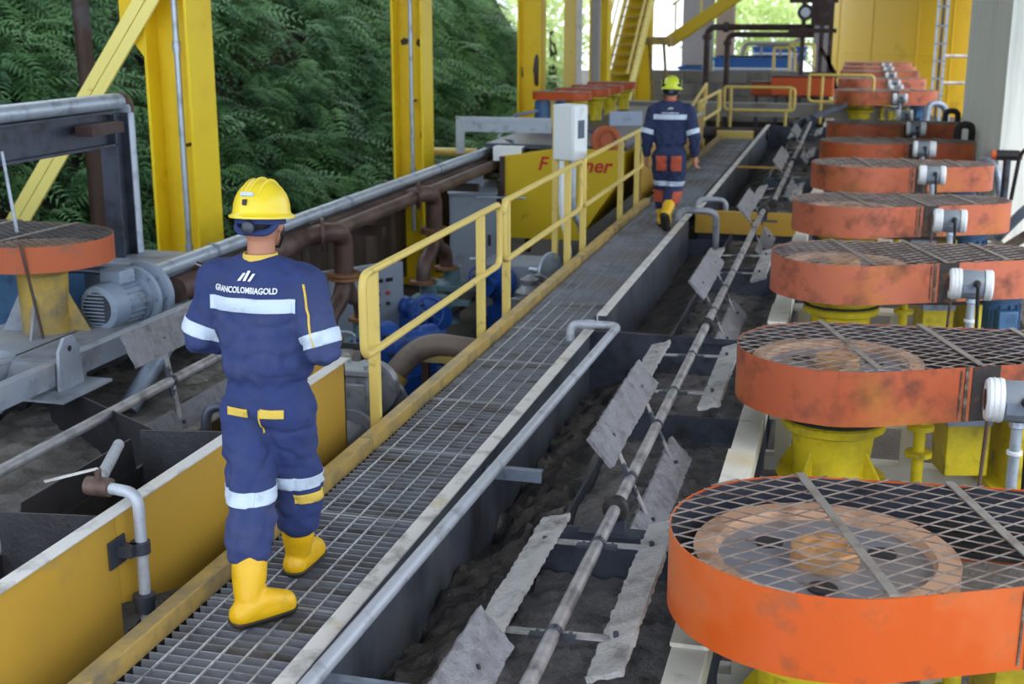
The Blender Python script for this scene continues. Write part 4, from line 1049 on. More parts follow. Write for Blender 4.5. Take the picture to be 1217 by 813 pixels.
obj('top_frame', MB().bx(-4.4, -3.3, 11.9, 12.0, -1.02, -.96).bx(-4.4, -3.3, 14.9, 15, -1.02, -.96).bx(-3.36, -3.3, 12.0, 14.9, -1.02, -.96).bx(-4.4, -4.34, 12.0, 14.9, -1.02, -.96), 'rust_beam', pt_)
for x in (-4.38, -3.36):
    for y in (11.92, 14.92): obj('leg', MB().bx(x, x + .05, y, y + .05, -1.35, -1.02), 'rust_beam', pt_)
# distant grey valve cluster
vc = thing('diaphragm_valve', (-3.2, 12.6, -1.0), 'grey diaphragm valve behind the third handrail post', 'valve')
obj('body', MB().lathe([(.05, -.2), (.12, -.18), (.09, -.1), (.13, 0), (.09, .1), (.12, .18), (.05, .2)], (-3.15, 12.6, -.5), (.3, 1, .3), 20), 'valve_grey', vc)
obj('bonnet', MB().lathe([(.14, 0), (.15, .03), (.08, .1), (.1, .16), (.03, .2)], (-3.15, 12.6, -.45), (0, 0, 1), 18), 'valve_grey', vc)
for pf in ((-3.22, 12.36, -.58), (-3.08, 12.84, -.42)): obj('flange', flange(MB(), pf, (.3, 1, .3), .15), 'valve_grey', vc)
dv = thing('disc_valve', (-3.15, 14.0, -1.0), 'pale round valve disc beside the white box post', 'valve')
obj('disc', MB().lathe([(.05, -.03), (.22, -.02), (.23, 0), (.22, .02), (.05, .03)], (-3.1, 13.3, -.35), (1, -.4, 0), 26), 'galv', dv)
obj('stem', MB().cyl((-3.35, 13.4, -.35), (-3.1, 13.3, -.35), .03, 10), 'galv', dv)
cbx = obj('junction_crate', MB().bx(-4.3, -3.5, 14.6, 15.3, -1.2, -.55), 'cabinet', None, 'grey steel crate below the yellow machine', 'crate', bevel=.02)

# ------------------------------------------------------------------ white box on post
wb = thing('control_box', (-2.95, 13.2, -1.0), 'white wall box with dark screen on a post behind the handrail', 'control box')
Mb = Matrix.Rotation(R(-25), 3, 'Z'); cbp = Vector((-2.9, 13.35, 1.17))
obj('box', rz(MB().bx(-.135, .125, -.125, .125, -.29, .29), cbp, Mb), 'box_white', wb, bevel=.012)
dr = obj('door', rz(MB().bx(.125, .14, -.115, .115, -.28, .28), cbp, Mb), 'box_white', wb)
obj('screen', rz(MB().bx(.14, .145, -.05, .06, -.06, .13), cbp, Mb), 'screen', dr)
obj('post', MB().bx(-3.1, -3.04, 13.38, 13.44, -1.3, 1.42), 'yellow_rail', wb)
obj('conduit', MB().tube(path([(-2.98, 13.3, .87), (-2.98, 13.3, .3), (-2.9, 13.4, -.1), (-2.9, 13.4, -1.2)], .2, 6), .03, 10), 'box_white', wb)
obj('conduit', MB().tube(path([(-2.88, 13.4, .87), (-2.88, 13.4, .3), (-2.82, 13.7, .1), (-2.82, 13.7, -1.2)], .2, 6), .04, 10), 'galv', wb)

# ------------------------------------------------------------------ yellow machine with red lettering
ym = thing('yellow_machine', (-3.8, 17.8, -1.35), 'big yellow hopper machine with red lettering behind the white box', 'machine')
Y = 16.9
face = [(-4.62, .5), (-4.62, -.62), (-3.55, -.62), (-2.98, .3), (-2.98, .92), (-3.6, .92)]
obj('front_plate', MB().prism([(-4.62, .45), (-4.62, -.62), (-3.55, -.62), (-3.0, .2), (-3.0, .62), (-3.9, .62)], 'xz', Y, Y + .03), 'yellow_machine', ym)
obj('body', MB().prism([(-4.62, .5), (-4.62, -.62), (-3.6, -.62), (-3.05, .2), (-3.05, .6), (-3.9, .6)], 'xz', Y + .03, 25.2), 'yellow_machine', ym)
obj('edge_angle', MB().bx(-4.65, -4.58, Y - .03, Y, -.62, .5), 'rust_beam', ym)
obj('inner_shade_plate', MB().bx(-4.6, -3.2, 17.5, 23.9, .55, .6), 'tank_black', ym)  # dark plate standing in for the shade inside the machine
def text(s, size, mat, parent, M, name, ext=.003, shear=0.0, font_scale=1.0, align='LEFT', bold=False):
    cu = bpy.data.curves.new(name, 'FONT'); cu.body = s; cu.size = size; cu.extrude = ext; cu.shear = shear; cu.align_x = align
    cu.resolution_u = 3; cu.space_character = font_scale
    if bold: cu.offset = size * .02
    to = bpy.data.objects.new(name, cu); COL.objects.link(to)
    dg = bpy.context.evaluated_depsgraph_get(); me = bpy.data.meshes.new_from_object(to.evaluated_get(dg))
    bpy.data.objects.remove(to)
    me.transform(M); me.materials.clear(); me.materials.append(MATS[mat])
    return me
def text_obj(s, size, mat, parent, M, name='lettering', **kw):
    me = text(s, size, mat, parent, Matrix.Translation(-ORG[parent]) @ M, name, **kw)
    o = bpy.data.objects.new(name, me); COL.objects.link(o); o.parent = parent; ORG[o] = ORG[parent]; return o
RX = Matrix.Rotation(PI / 2, 4, 'X')
text_obj('F', .26, 'red_text', ym, Matrix.Translation((-4.12, Y - .004, .33)) @ RX, shear=.25, bold=True)
text_obj('iner', .27, 'red_text', ym, Matrix.Translation((-3.55, Y - .004, .32)) @ RX, shear=.25, font_scale=1.02, bold=True)
obj('badge', MB().bx(-3.55, -3.42, Y - .006, Y, .08, .18), 'yellow_rail', ym)
wh = obj('drive_wheel', MB().lathe([(.0, .05), (.08, .05), (.08, .02), (.14, .02), (.14, .06), (.19, .06), (.2, .05), (.2, -.02), (0, -.02)], (-3.2, 17.0, .74), (0.3, -1, 0), 28), 'orange_dusty', ym)
obj('feed_beam', MB().bar((-3.9, 16.9, 1.02), (-2.95, 17.1, .72), .08, .06), 'steel_dark', ym)
obj('top_tray', MB().bx(-4.95, -2.95, 17.2, 25.2, .58, .64), 'steel_dark', ym)
obj('tray_panel', MB().box((-3.2, 18.5, .92), (.5, .06, .2), Matrix.Rotation(.5, 3, 'Z')), 'steel_blue', ym)
# glass-like galvanised guard and duct box left of it
gg = thing('sheet_guard', (-4.8, 17.6, .4), 'galvanised sheet guard with open frame in front of the earth bank', 'guard')
obj('top_rail', MB().bx(-5.5, -4.1, 17.6, 17.64, .9, .97), 'galv', gg)
obj('side_rail', MB().bx(-5.5, -5.38, 17.6, 17.64, .45, .9), 'galv', gg)
obj('sheet', MB().bx(-5.38, -4.1, 17.615, 17.625, .76, .9), 'galv', gg)
obj('yellow_pipe', MB().cyl((-6.3, 18.0, .42), (-5.3, 18.0, .42), .06, 12), 'yellow_rail', None, 'short yellow pipe lying on the bank right of the middle column', 'pipe')
db = thing('duct_box', (-4.7, 17.5, .4), 'small pale grey box at the end of the brown pipes', 'box')
obj('box', MB().bx(-4.78, -4.38, 17.0, 17.4, .42, .62), 'box_white', db, bevel=.01)
obj('opening', MB().bx(-4.38, -4.35, 17.05, 17.35, .45, .6), 'tank_black', db)

# ------------------------------------------------------------------ small belt drives on the yellow machine
sm, outS, cvS = agitator(.24, .16, .55, 0.0, .12, dict(cover='orange_small', mesh='mesh_steel', rim='pulley_rim'), .06, strands=(.008, .005))
s2 = obj('stand', MB().lathe([(.17, -.13), (.18, -.17), (.13, -.2), (.11, -.3), (.1, -.5), (.13, -.62), (0, -.62)], n=20), 'yellow_stand', sm)
mtr = obj('motor', MB().lathe([(0, -.12), (.12, -.14), (.13, -.2), (.13, -.5), (0, -.52)], (.55, 0, 0), n=18), 'blue_motor', sm)
obj('post', MB().bx(.36, .41, -.03, .03, -.62, -.13), 'yellow_rail', sm)
SM = [((-4.25, 20.0, 1.2), 'small orange belt-drive cover nearest to the white box, with blue motor'),
      ((-4.25, 21.6, 1.17), 'second small orange belt-drive cover behind the white box'),
      ((-4.25, 22.9, 1.15), 'third small orange belt-drive cover behind the white box'),
      ((-4.25, 24.3, 1.14), 'farthest small orange belt-drive cover before the yellow stair')]
for i, (l, lab) in enumerate(SM):
    o = sm if i == 0 else copy_tree(sm)
    o.location = l; o.rotation_euler.z = PI; tag(o, lab, 'agitator', 'small belt-drive covers behind the white box')
obj('motor_cable', MB().tube(path([(-4.85, 19.9, .9), (-5.15, 19.6, .85), (-5.1, 18.4, .6), (-4.6, 17.4, .66)], .15, 6), .025, 8), 'steel_blue', None, 'grey cable looping from the blue motor to the duct box', 'cable')
# yellow launder with grey end right of the far worker
fl_ = thing('far_launder', (-2.8, 20.5, -1.3), 'yellow launder panel beyond the far worker on the left of the walkway', 'tank')
obj('panel', MB().bx(-2.82, -2.8, 17.6, 25.0, -.5, .55), 'yellow_launder', fl_)
obj('lip', MB().bx(-2.86, -2.78, 17.6, 25.0, .55, .57), 'lip_white', fl_)
obj('end', MB().bx(-3.05, -2.8, 25.0, 25.02, -.5, .55), 'steel_blue', fl_)
obj('back', MB().bx(-3.9, -3.88, 17.6, 25, -.5, .5), 'tank_black', fl_)
# ================================================================== far end
ft = thing('storage_tank', (3.0, 56.5, -1.35), 'huge yellow cylindrical tank closing the far right of the hall', 'tank')
obj('shell', MB().lathe([(5.2, 0), (5.2, 11)], (4.1, 56.5, -1.35), n=96), 'yellow_tank', ft)
for z in (.9, 3.2): obj('weld_band', MB().lathe([(5.2, 0), (5.215, .005), (5.215, .03), (5.2, .035)], (4.1, 56.5, z), n=96), 'yellow_tank', ft)
for a in (200, 226, 248, 262, 280, 300):
    x, y = 4.1 + 5.2 * math.cos(R(a)), 56.5 + 5.2 * math.sin(R(a))
    obj('stiffener', MB().cyl((x, y, -1.3), (x, y, 9), .03, 6), 'yellow_tank', ft)
# ladder pipe and rails in front of the tank
lp = thing('cable_riser', (2.6, 40, -1.3), 'grey upright cable tray in front of the yellow tank', 'tray')
for dx in (0, .14, .26): obj('tray_rail', MB().bx(2.15 + dx, 2.22 + dx, 40, 40.12, -1.3, 6), 'galv' if dx != .14 else 'steel_dark', lp)
for z in (.05, .55, 1.05, 1.55, 2.05, 2.6): obj('rung', MB().bx(2.15, 2.48, 39.98, 40.0, z, z + .05), 'steel_blue', lp)
gr = thing('guard_rail', (3.2, 40, -1), 'pale two-bar guard rail between the cable tray and the pale pier', 'railing')
for z in (.45, 1.22): obj('bar', MB().cyl((2.45, 40.05, z), (4.2, 40.05, z), .045, 10), 'lip_white', gr)
# pillars
def pillar(x0, x1, y, mat, label):
    t = thing('pillar', ((x0 + x1) / 2, y, -1.35), label, 'pillar', 'concrete pillars at the far end')
    obj('shaft', MB().bx(x0, x1, y, y + .6, -1.35, 8), mat, t, bevel=.02)
    obj('plinth', MB().bx(x0 - .08, x1 + .08, y - .08, y + .7, -1.35, -.6), 'concrete', t)
pillar(-5.75, -4.75, 44, 'pillar_grey', 'grey concrete pillar behind the diagonal stair')
pillar(-4.75, -4.15, 45.2, 'pillar_beige', 'beige concrete pillar left of the two dark bent pipes')
pillar(-1.5, -.9, 46, 'pillar_grey', 'grey pillar left of the yellow tank')
# blue tanks
def blue(x0, x1, y0, y1, z0, z1, label):
    t = thing('blue_container', ((x0 + x1) / 2, y0, z0), label, 'container', 'blue containers at the far end')
    obj('body', MB().bx(x0, x1, y0, y1, z0, z1), 'blue_far', t, bevel=.06)
    obj('rim', MB().bx(x0 - .04, x1 + .04, y0 - .04, y1, z1 - .08, z1), 'blue_far', t)
    obj('band', MB().bx(x0 - .02, x1 + .02, y0 - .03, y0, (z0 + z1) / 2 - .03, (z0 + z1) / 2 + .03), 'box_white', t)
    obj('foot', MB().bx(x0 + .1, x1 - .1, y0 + .1, y1 - .1, -1.35, z0), 'concrete', t)
blue(-4.35, -2.0, 41, 43, .42, 1.1, 'low blue container behind the dark bent pipes')
blue(-5.3, -4.6, 40, 41.2, .42, .85, 'small pale-ended blue container at the foot of the grey pillar')
blue(-3.4, -1.7, 44.5, 46, .9, 1.35, 'blue container standing behind the low blue one')
rl = thing('grey_rail', (-2.6, 42.5, 1.1), 'grey bent rail on top of the blue containers', 'railing')
obj('bar', MB().tube(path([(-3.6, 42.5, 1.1), (-3.55, 42.5, 1.5), (-2.0, 42.5, 1.5), (-1.6, 42.5, 1.8)], .2, 6), .07, 10), 'pillar_grey', rl)
for x in (-3.0, -2.4): obj('upright', MB().cyl((x, 42.5, 1.1), (x, 42.5, 1.5), .04, 8), 'pillar_grey', rl)
# dark bent pipes
bend_pipe('dark_pipe', [(-4.15, 37.2, -1.0), (-4.15, 37.2, 2.05), (-1.2, 37.2, 2.05)], .09, .25, 'rust_beam', 'taller dark bent pipe at the far end', collars=[((-4.15, 37.2, 1.7), (-4.15, 37.2, 1.85), .14), ((-3.7, 37.2, 2.05), (-3.55, 37.2, 2.05), .14)])
bend_pipe('dark_pipe', [(-3.55, 37.0, -1.0), (-3.55, 37.0, 1.85), (-1.2, 37.0, 1.85)], .08, .22, 'rust_beam', 'lower dark bent pipe at the far end', collars=[((-3.55, 37.0, 1.55), (-3.55, 37.0, 1.68), .12)])
# dark steel framework left of the yellow tank
fr = thing('steel_framework', (-1.2, 37, -1.3), 'dark rusty steel framework with a round fan left of the yellow tank', 'framework')
for x in (-1.5, -1.0, -.75): obj('upright', MB().bx(x - .06, x + .06, 37, 37.12, -1.3, 5), 'rust_beam', fr)
for z in (1.9, 2.7): obj('cross_bar', MB().bx(-1.9, -.6, 36.98, 37.1, z, z + .12), 'rust_beam', fr)
obj('diagonal', MB().bar((-1.0, 37.05, 1.5), (-.5, 37.05, .7), .1, .1), 'rust_beam', fr)
obj('diagonal', MB().bar((-.8, 37.05, 1.3), (-.45, 37.05, .2), .1, .1), 'rust_beam', fr)
obj('thin_brace', MB().bar((-1.9, 37.05, 1.6), (-1.1, 37.05, .9), .03, .03), 'steel_dark', fr)
fn = obj('fan', MB().lathe([(.2, 0), (.22, .05), (.22, .15), (.2, .2)], (-1.45, 36.9, 2.45), (0, -1, 0), 20), 'rust_beam', fr)
obj('fan_disc', MB().lathe([(.13, .2), (.13, .22), (0, .23)], (-1.45, 36.9, 2.45), (0, -1, 0), 20), 'galv', fn)
obj('cabinet', MB().bx(-1.3, -.75, 36.9, 37.2, 2.1, 2.9), 'rust_beam', fr)
# far orange covers, seen behind the railing
for (x0, x1, y, z0, z1, lab) in ((-2.15, -.55, 34.6, .32, .82, 'orange box cover behind the yellow end railing'), (-2.75, -1.6, 35.8, .25, .6, 'lower orange box cover behind the yellow end railing')):
    t = thing('drive_cover', ((x0 + x1) / 2, y, z0), lab, 'cover')
    obj('skirt', MB().bx(x0, x1, y, y + .7, z0, z1), 'orange_small', t, bevel=.04)
    obj('lid', MB().bx(x0 - .02, x1 + .02, y - .02, y + .72, z1, z1 + .02), 'rust_beam', t)
    for xl in (x0 + .1, x1 - .2): obj('leg', MB().bx(xl, xl + .1, y + .1, y + .2, -1.3, z0), 'steel_dark', t)
# end railings
def loop_rail(pts, r, label, legs=()):
    t = thing('end_railing', pts[0], label, 'railing', 'yellow railings at the far end')
    obj('loop', MB().tube(path(pts + [pts[0]], .12, 5), r, 10), 'yellow_rail', t)
    for a, b in legs: obj('leg', MB().tube([a, b], r, 10), 'yellow_rail', t)
loop_rail([(-2.9, 30.0, .78), (-1.32, 30.0, .78), (-1.32, 30.0, .26), (-2.9, 30.0, .26)], .035, 'yellow railing loop right behind the end of the walkway', legs=[((-2.75, 30.0, .3), (-2.75, 30.0, -.6)), ((-1.5, 30, .3), (-1.5, 30, -.4)), ((-2.75, 30, .28), (-2.75, 30, .76)), ((-1.42, 30, .28), (-1.42, 30, .76))])
loop_rail([(-1.05, 31.0, 1.03), (.4, 31.0, 1.03), (.4, 31.0, .42), (-1.05, 31.0, .42)], .035, 'yellow railing loop left of the ninth cover', legs=[((-.75, 31, 1.0), (-.75, 31, -.1))])
loop_rail([(-2.95, 29.5, .72), (-2.95, 25.5, .72), (-2.95, 25.5, .3), (-2.95, 29.5, .3)], .035, 'yellow railing loop seen end-on right of the far worker', legs=[((-2.95, 25.8, .7), (-2.95, 25.8, -.2)), ((-2.95, 29.2, .7), (-2.95, 29.2, -.2))])
loop_rail([(-3.3, 29.8, .85), (-3.3, 26.4, .4), (-3.3, 26.4, .05), (-3.3, 29.8, .45)], .035, 'sloping yellow stair rail right of the far worker\'s shoulder', legs=[((-3.3, 29.5, .8), (-3.3, 29.5, -.6))])
for i, (x0, x1) in enumerate(((-2.35, -1.75), (-1.95, -1.25))):
    loop_rail([(x0, 38.6 + i, 1.45 + .1 * i), (x1, 38.6 + i, 1.45 + .1 * i), (x1, 38.6 + i, .3), (x0, 38.6 + i, .3)], .045, ['dull yellow gate rail in front of the blue containers', 'dull yellow gate rail right of the blue containers'][i], legs=[((x0 + .1, 38.6 + i, .3), (x0 + .1, 38.6 + i, -1.35)), ((x1 - .1, 38.6 + i, .3), (x1 - .1, 38.6 + i, -1.35))])
obj('cross_pipe', MB().cyl((-3.3, 28.3, -.12), (-1.75, 28.3, -.12), .13, 14), 'rust_beam', None, 'dark rusty pipe crossing behind the end of the walkway', 'pipe')
# yellow stair
ys = thing('yellow_stair', (-6.0, 35, -1.3), 'steep yellow stair with tread plates and rails at the far end', 'stair')
A0, A1 = Vector((-6.15, 33.5, .0)), Vector((-5.75, 35.6, 3.2))
for dx in (-.38, .38): obj('stringer', MB().bar(A0 + Vector((dx, 0, 0)), A1 + Vector((dx, 0, 0)), .05, .2), 'yellow_brace', ys)
for i in range(13):
    p = A0.lerp(A1, (i + .5) / 13); obj('tread', MB().box(p, (.72, .24, .03)), 'yellow_dusty', ys)
obj('backing_plate', MB().bar(A0 + Vector((0, .15, -.06)), A1 + Vector((0, .15, -.06)), .7, .02), 'yellow_machine', ys)
for dx in (-.42, .42):
    obj('hand_rail', MB().tube([A0 + Vector((dx, -.3, .9)), A1 + Vector((dx, -.3, .9))], .035, 8), 'yellow_rail', ys)
    obj('knee_rail', MB().tube([A0 + Vector((dx, -.15, .45)), A1 + Vector((dx, -.15, .45))], .03, 8), 'yellow_rail', ys)
obj('landing', MB().bx(-5.9, -4.9, 35.0, 36.2, 1.6, 1.8), 'yellow_dusty', ys)
for x in (-5.35, -4.95): obj('prop', MB().bar((x, 36, -1.2), (x - .25, 36, 1.6), .08, .08), 'yellow_dusty', ys)
us = thing('upper_stair', (-4.2, 36, 1.5), 'yellow diagonal stair string rising to the right at the far end', 'stair')
obj('stringer', MB().bar((-5.15, 36, 1.62), (-2.6, 36, 3.35), .08, .3), 'yellow_machine', us)
obj('stringer', MB().bar((-5.15, 36.8, 1.62), (-2.6, 36.8, 3.35), .08, .3), 'yellow_machine', us)
for i in range(9):
    p = Vector((-5.0, 36.4, 1.75)).lerp(Vector((-2.7, 36.4, 3.3)), i / 8); obj('tread', MB().box(p, (.24, .72, .03)), 'yellow_dusty', us)
for i in range(4):
    p = Vector((-4.9, 36, 1.8)).lerp(Vector((-2.8, 36, 3.2)), i / 3); obj('baluster', MB().cyl(p, p + Vector((0, 0, .9)), .03, 8), 'yellow_rail', us)
obj('hand_rail', MB().tube([(-5.0, 36, 2.65), (-2.7, 36, 4.2)], .035, 8), 'yellow_rail', us)

# ================================================================== foliage
def frond_template(n=12, ln=1.0, droop=.9, lw=.24):
    V = []; F = []
    for i in range(n):
        t = (i + .6) / n; x = ln * t * (1 - .25 * t); z = .25 * t - droop * t * t
        l = lw * math.sin(PI * min(1, t * .85 + .14)) + .03
        for s in (-1, 1):
            k = len(V); w_ = ln / n * .5
            V += [(x - w_ * .3, 0, z), (x + w_ * .7, s * l * .5, z + .015), (x + w_ * 1.9, s * l, z - .09), (x + w_ * 1.4, s * l * .42, z - .02)]
            F.append((k, k + 1, k + 2, k + 3))
    return np.array(V), np.array(F)
TF = [frond_template(12, 1.0, .8, .24), frond_template(10, .85, 1.1, .22), frond_template(14, 1.15, 1.2, .22)]
rng = np.random.default_rng(5)
def fern_patch(name, y0, y1, clumps, mat, label, zmax=6.2, scale=1.0, per=13):
    VV = []; FF = []; k = 0
    for i in range(clumps):
        y = rng.uniform(y0, y1); u = rng.uniform(0, 1)
        z0 = -.7 + u * (zmax + .7); x0 = -7.6 - (z0 + 1.1) / 1.55 + rng.uniform(-.05, .55)
        cs = rng.uniform(.6, 1.25) * scale
        for q in range(per):
            T, Fq = TF[rng.integers(0, 3)]
            s = cs * rng.uniform(.55, 1.0) * .75
            yaw = rng.normal(0, .8); pit = rng.uniform(-.5, .9); roll = rng.normal(0, .35)
            M = (Matrix.Translation((x0 + rng.normal(0, .08), y + rng.normal(0, .12), z0 + rng.normal(0, .12))) @ Matrix.Rotation(yaw, 4, 'Z') @ Matrix.Rotation(-pit, 4, 'Y') @ Matrix.Rotation(roll, 4, 'X') @ Matrix.Scale(s, 4))
            Mn = np.array(M)
            P = T @ Mn[:3, :3].T + Mn[:3, 3]
            VV.append(P); FF.append(Fq + k); k += len(P)
    return npmesh(name, np.concatenate(VV), np.concatenate(FF), mat, None, label=label, cat='ferns', kind='stuff')
fern_patch('hanging_ferns', 4.5, 10.6, 230, 'fern', 'dark green ferns behind the pipe frame, left of the nearest yellow column', zmax=4.6)
fern_patch('hanging_ferns', 10.6, 17.2, 260, 'fern_dark', 'dark green ferns hanging between the two nearest yellow columns', zmax=4.8)
fern_patch('hanging_ferns', 17.2, 24.1, 240, 'fern_dark', 'dark ferns hanging between the middle and the patched yellow columns', zmax=5.6, scale=1.1)
fern_patch('hanging_ferns', 24.1, 34, 240, 'fern', 'green ferns beyond the column with the black patch', zmax=6.5, scale=1.25)
# sunlit trees outside the far end
def far_tree(x, y, z, rx, rz_, n, label, size=.32):
    t = thing('far_tree', (x, y, -1.35), label, 'tree', 'sunlit trees outside the hall')
    obj('trunk', MB().tube([(x, y, -1.35), (x + .1, y, z * .5), (x, y, z)], [.2, .15, .08], 10), 'soil', t)
    V = []; F = []
    for i in range(n):
        d = rng.normal(0, 1, 3); d /= np.linalg.norm(d); r_ = rng.uniform(.35, 1) ** .5
        c = np.array([x, y, z]) + d * r_ * np.array([rx, rx, rz_])
        a, b = rng.normal(0, 1, 3), rng.normal(0, 1, 3); a /= np.linalg.norm(a); b -= a * (a @ b); b /= np.linalg.norm(b)
        k = len(V); s = size * rng.uniform(.6, 1.3)
        V += [c - a * s, c + b * s * .4, c + a * s, c - b * s * .4]; F.append((k, k + 1, k + 2, k + 3))
    npmesh('foliage', np.array(V), np.array(F), 'leaf_bright', t)
far_tree(-5.5, 66, 1.2, 3.2, 2.4, 1500, 'pale green sunlit tree seen above the blue containers')
far_tree(-1.5, 70, 2.2, 2.6, 2.6, 900, 'pale sunlit tree seen through the rusty framework')
far_tree(-14.5, 62, 2.2, 2.6, 3.0, 700, 'pale sunlit tree seen left of the yellow stair')
far_tree(-11.2, 48, 1.8, 1.3, 2.6, 600, 'pale green shrub beside the slim-looking yellow column', size=.25)
# ================================================================== people
def ellip(mb, c, s, n=18, rot=None):
    k = len(mb.v)
    prof = [(math.sin(PI * i / 12), -math.cos(PI * i / 12)) for i in range(13)]
    prof[0] = (0, -1); prof[-1] = (0, 1)
    mb.lathe(prof, (0, 0, 0), (0, 0, 1), n)
    for i in range(k, len(mb.v)):
        p = mb.v[i]; p = Vector((p.x * s[0], p.y * s[1], p.z * s[2]))
        if rot: p = rot @ p
        mb.v[i] = p + Vector(c)
    return mb
def limb(mb, pts, rs, n=16):
    """tube through the joints with round ends"""
    P = [Vector(p) for p in pts]
    out = []; rr = []
    d0 = (P[1] - P[0]).normalized(); d1 = (P[-1] - P[-2]).normalized()
    for f in (.98, .7, .35): out.append(P[0] - d0 * rs[0] * f); rr.append(rs[0] * math.sqrt(max(.02, 1 - f * f)))
    for i in range(len(P)):
        out.append(P[i]); rr.append(rs[i])
        if i < len(P) - 1:
            for t in (.33, .66): out.append(P[i].lerp(P[i + 1], t)); rr.append(rs[i] * (1 - t) + rs[i + 1] * t)
    for f in (.35, .7, .98): out.append(P[-1] + d1 * rs[-1] * f); rr.append(rs[-1] * math.sqrt(max(.02, 1 - f * f)))
    return mb.tube(out, rr, n)
def torso(mb, rings, n=24):
    """rings: (z, cx, cy, half width, half depth)"""
    vs = []; fs = []
    for z, cx, cy, a, b in rings:
        for j in range(n):
            t = 2 * PI * j / n; c, s = math.cos(t), math.sin(t)
            e = .8
            vs.append((cx + a * math.copysign(abs(c) ** e, c), cy + b * math.copysign(abs(s) ** e, s), z))
    m = len(rings)
    for i in range(m - 1):
        for j in range(n): fs.append([i * n + j, i * n + (j + 1) % n, (i + 1) * n + (j + 1) % n, (i + 1) * n + j])
    fs += [list(range(n))[::-1], list(range((m - 1) * n, m * n))]
    return mb.add(vs, fs)
def remeshed(name, mb, vox, mat, parent, smooth=6, disp=None):
    me = bpy.data.meshes.new(name); me.from_pydata(mb.v, [], mb.f)
    bm = bmesh.new(); bm.from_mesh(me); bmesh.ops.recalc_face_normals(bm, faces=bm.faces); bm.to_mesh(me); bm.free()
    o = bpy.data.objects.new(name, me); COL.objects.link(o)
    r = o.modifiers.new('r', 'REMESH'); r.mode = 'VOXEL'; r.voxel_size = vox
    s = o.modifiers.new('s', 'SMOOTH'); s.iterations = smooth; s.factor = .5
    dg = bpy.context.evaluated_depsgraph_get()
    me2 = bpy.data.meshes.new_from_object(o.evaluated_get(dg))
    bpy.data.objects.remove(o)
    if disp:
        ns = [v.normal.copy() for v in me2.vertices]
        for v, nn in zip(me2.vertices, ns): v.co += nn * disp(v.co, nn)
    me2.materials.clear(); finish(me2, mat, 80)
    o = bpy.data.objects.new(name, me2); COL.objects.link(o); o.parent = parent; ORG[o] = Vector()
    return o
def clip_patch(src, planes, name, mat, parent, off=.004, th=.004):
    bm = bmesh.new(); bm.from_mesh(src.data)
    for co, no in planes:
        bmesh.ops.bisect_plane(bm, geom=bm.verts[:] + bm.edges[:] + bm.faces[:], plane_co=co, plane_no=no, clear_outer=True)
    if not bm.faces: bm.free(); return None
    bm.normal_update()
    for v in bm.verts: v.co += v.normal * off
    me = bpy.data.meshes.new(name); bm.to_mesh(me); bm.free()
    me.materials.clear(); finish(me, mat, 80)
    o = bpy.data.objects.new(name, me); COL.objects.link(o); o.parent = parent; ORG[o] = Vector()
    s = o.modifiers.new('solid', 'SOLIDIFY'); s.thickness = th; s.offset = 0
    return o
def slab(a, b, ax):
    ax = Vector(ax).normalized(); a, b = Vector(a), Vector(b)
    return [(a, -ax), (b, ax)]

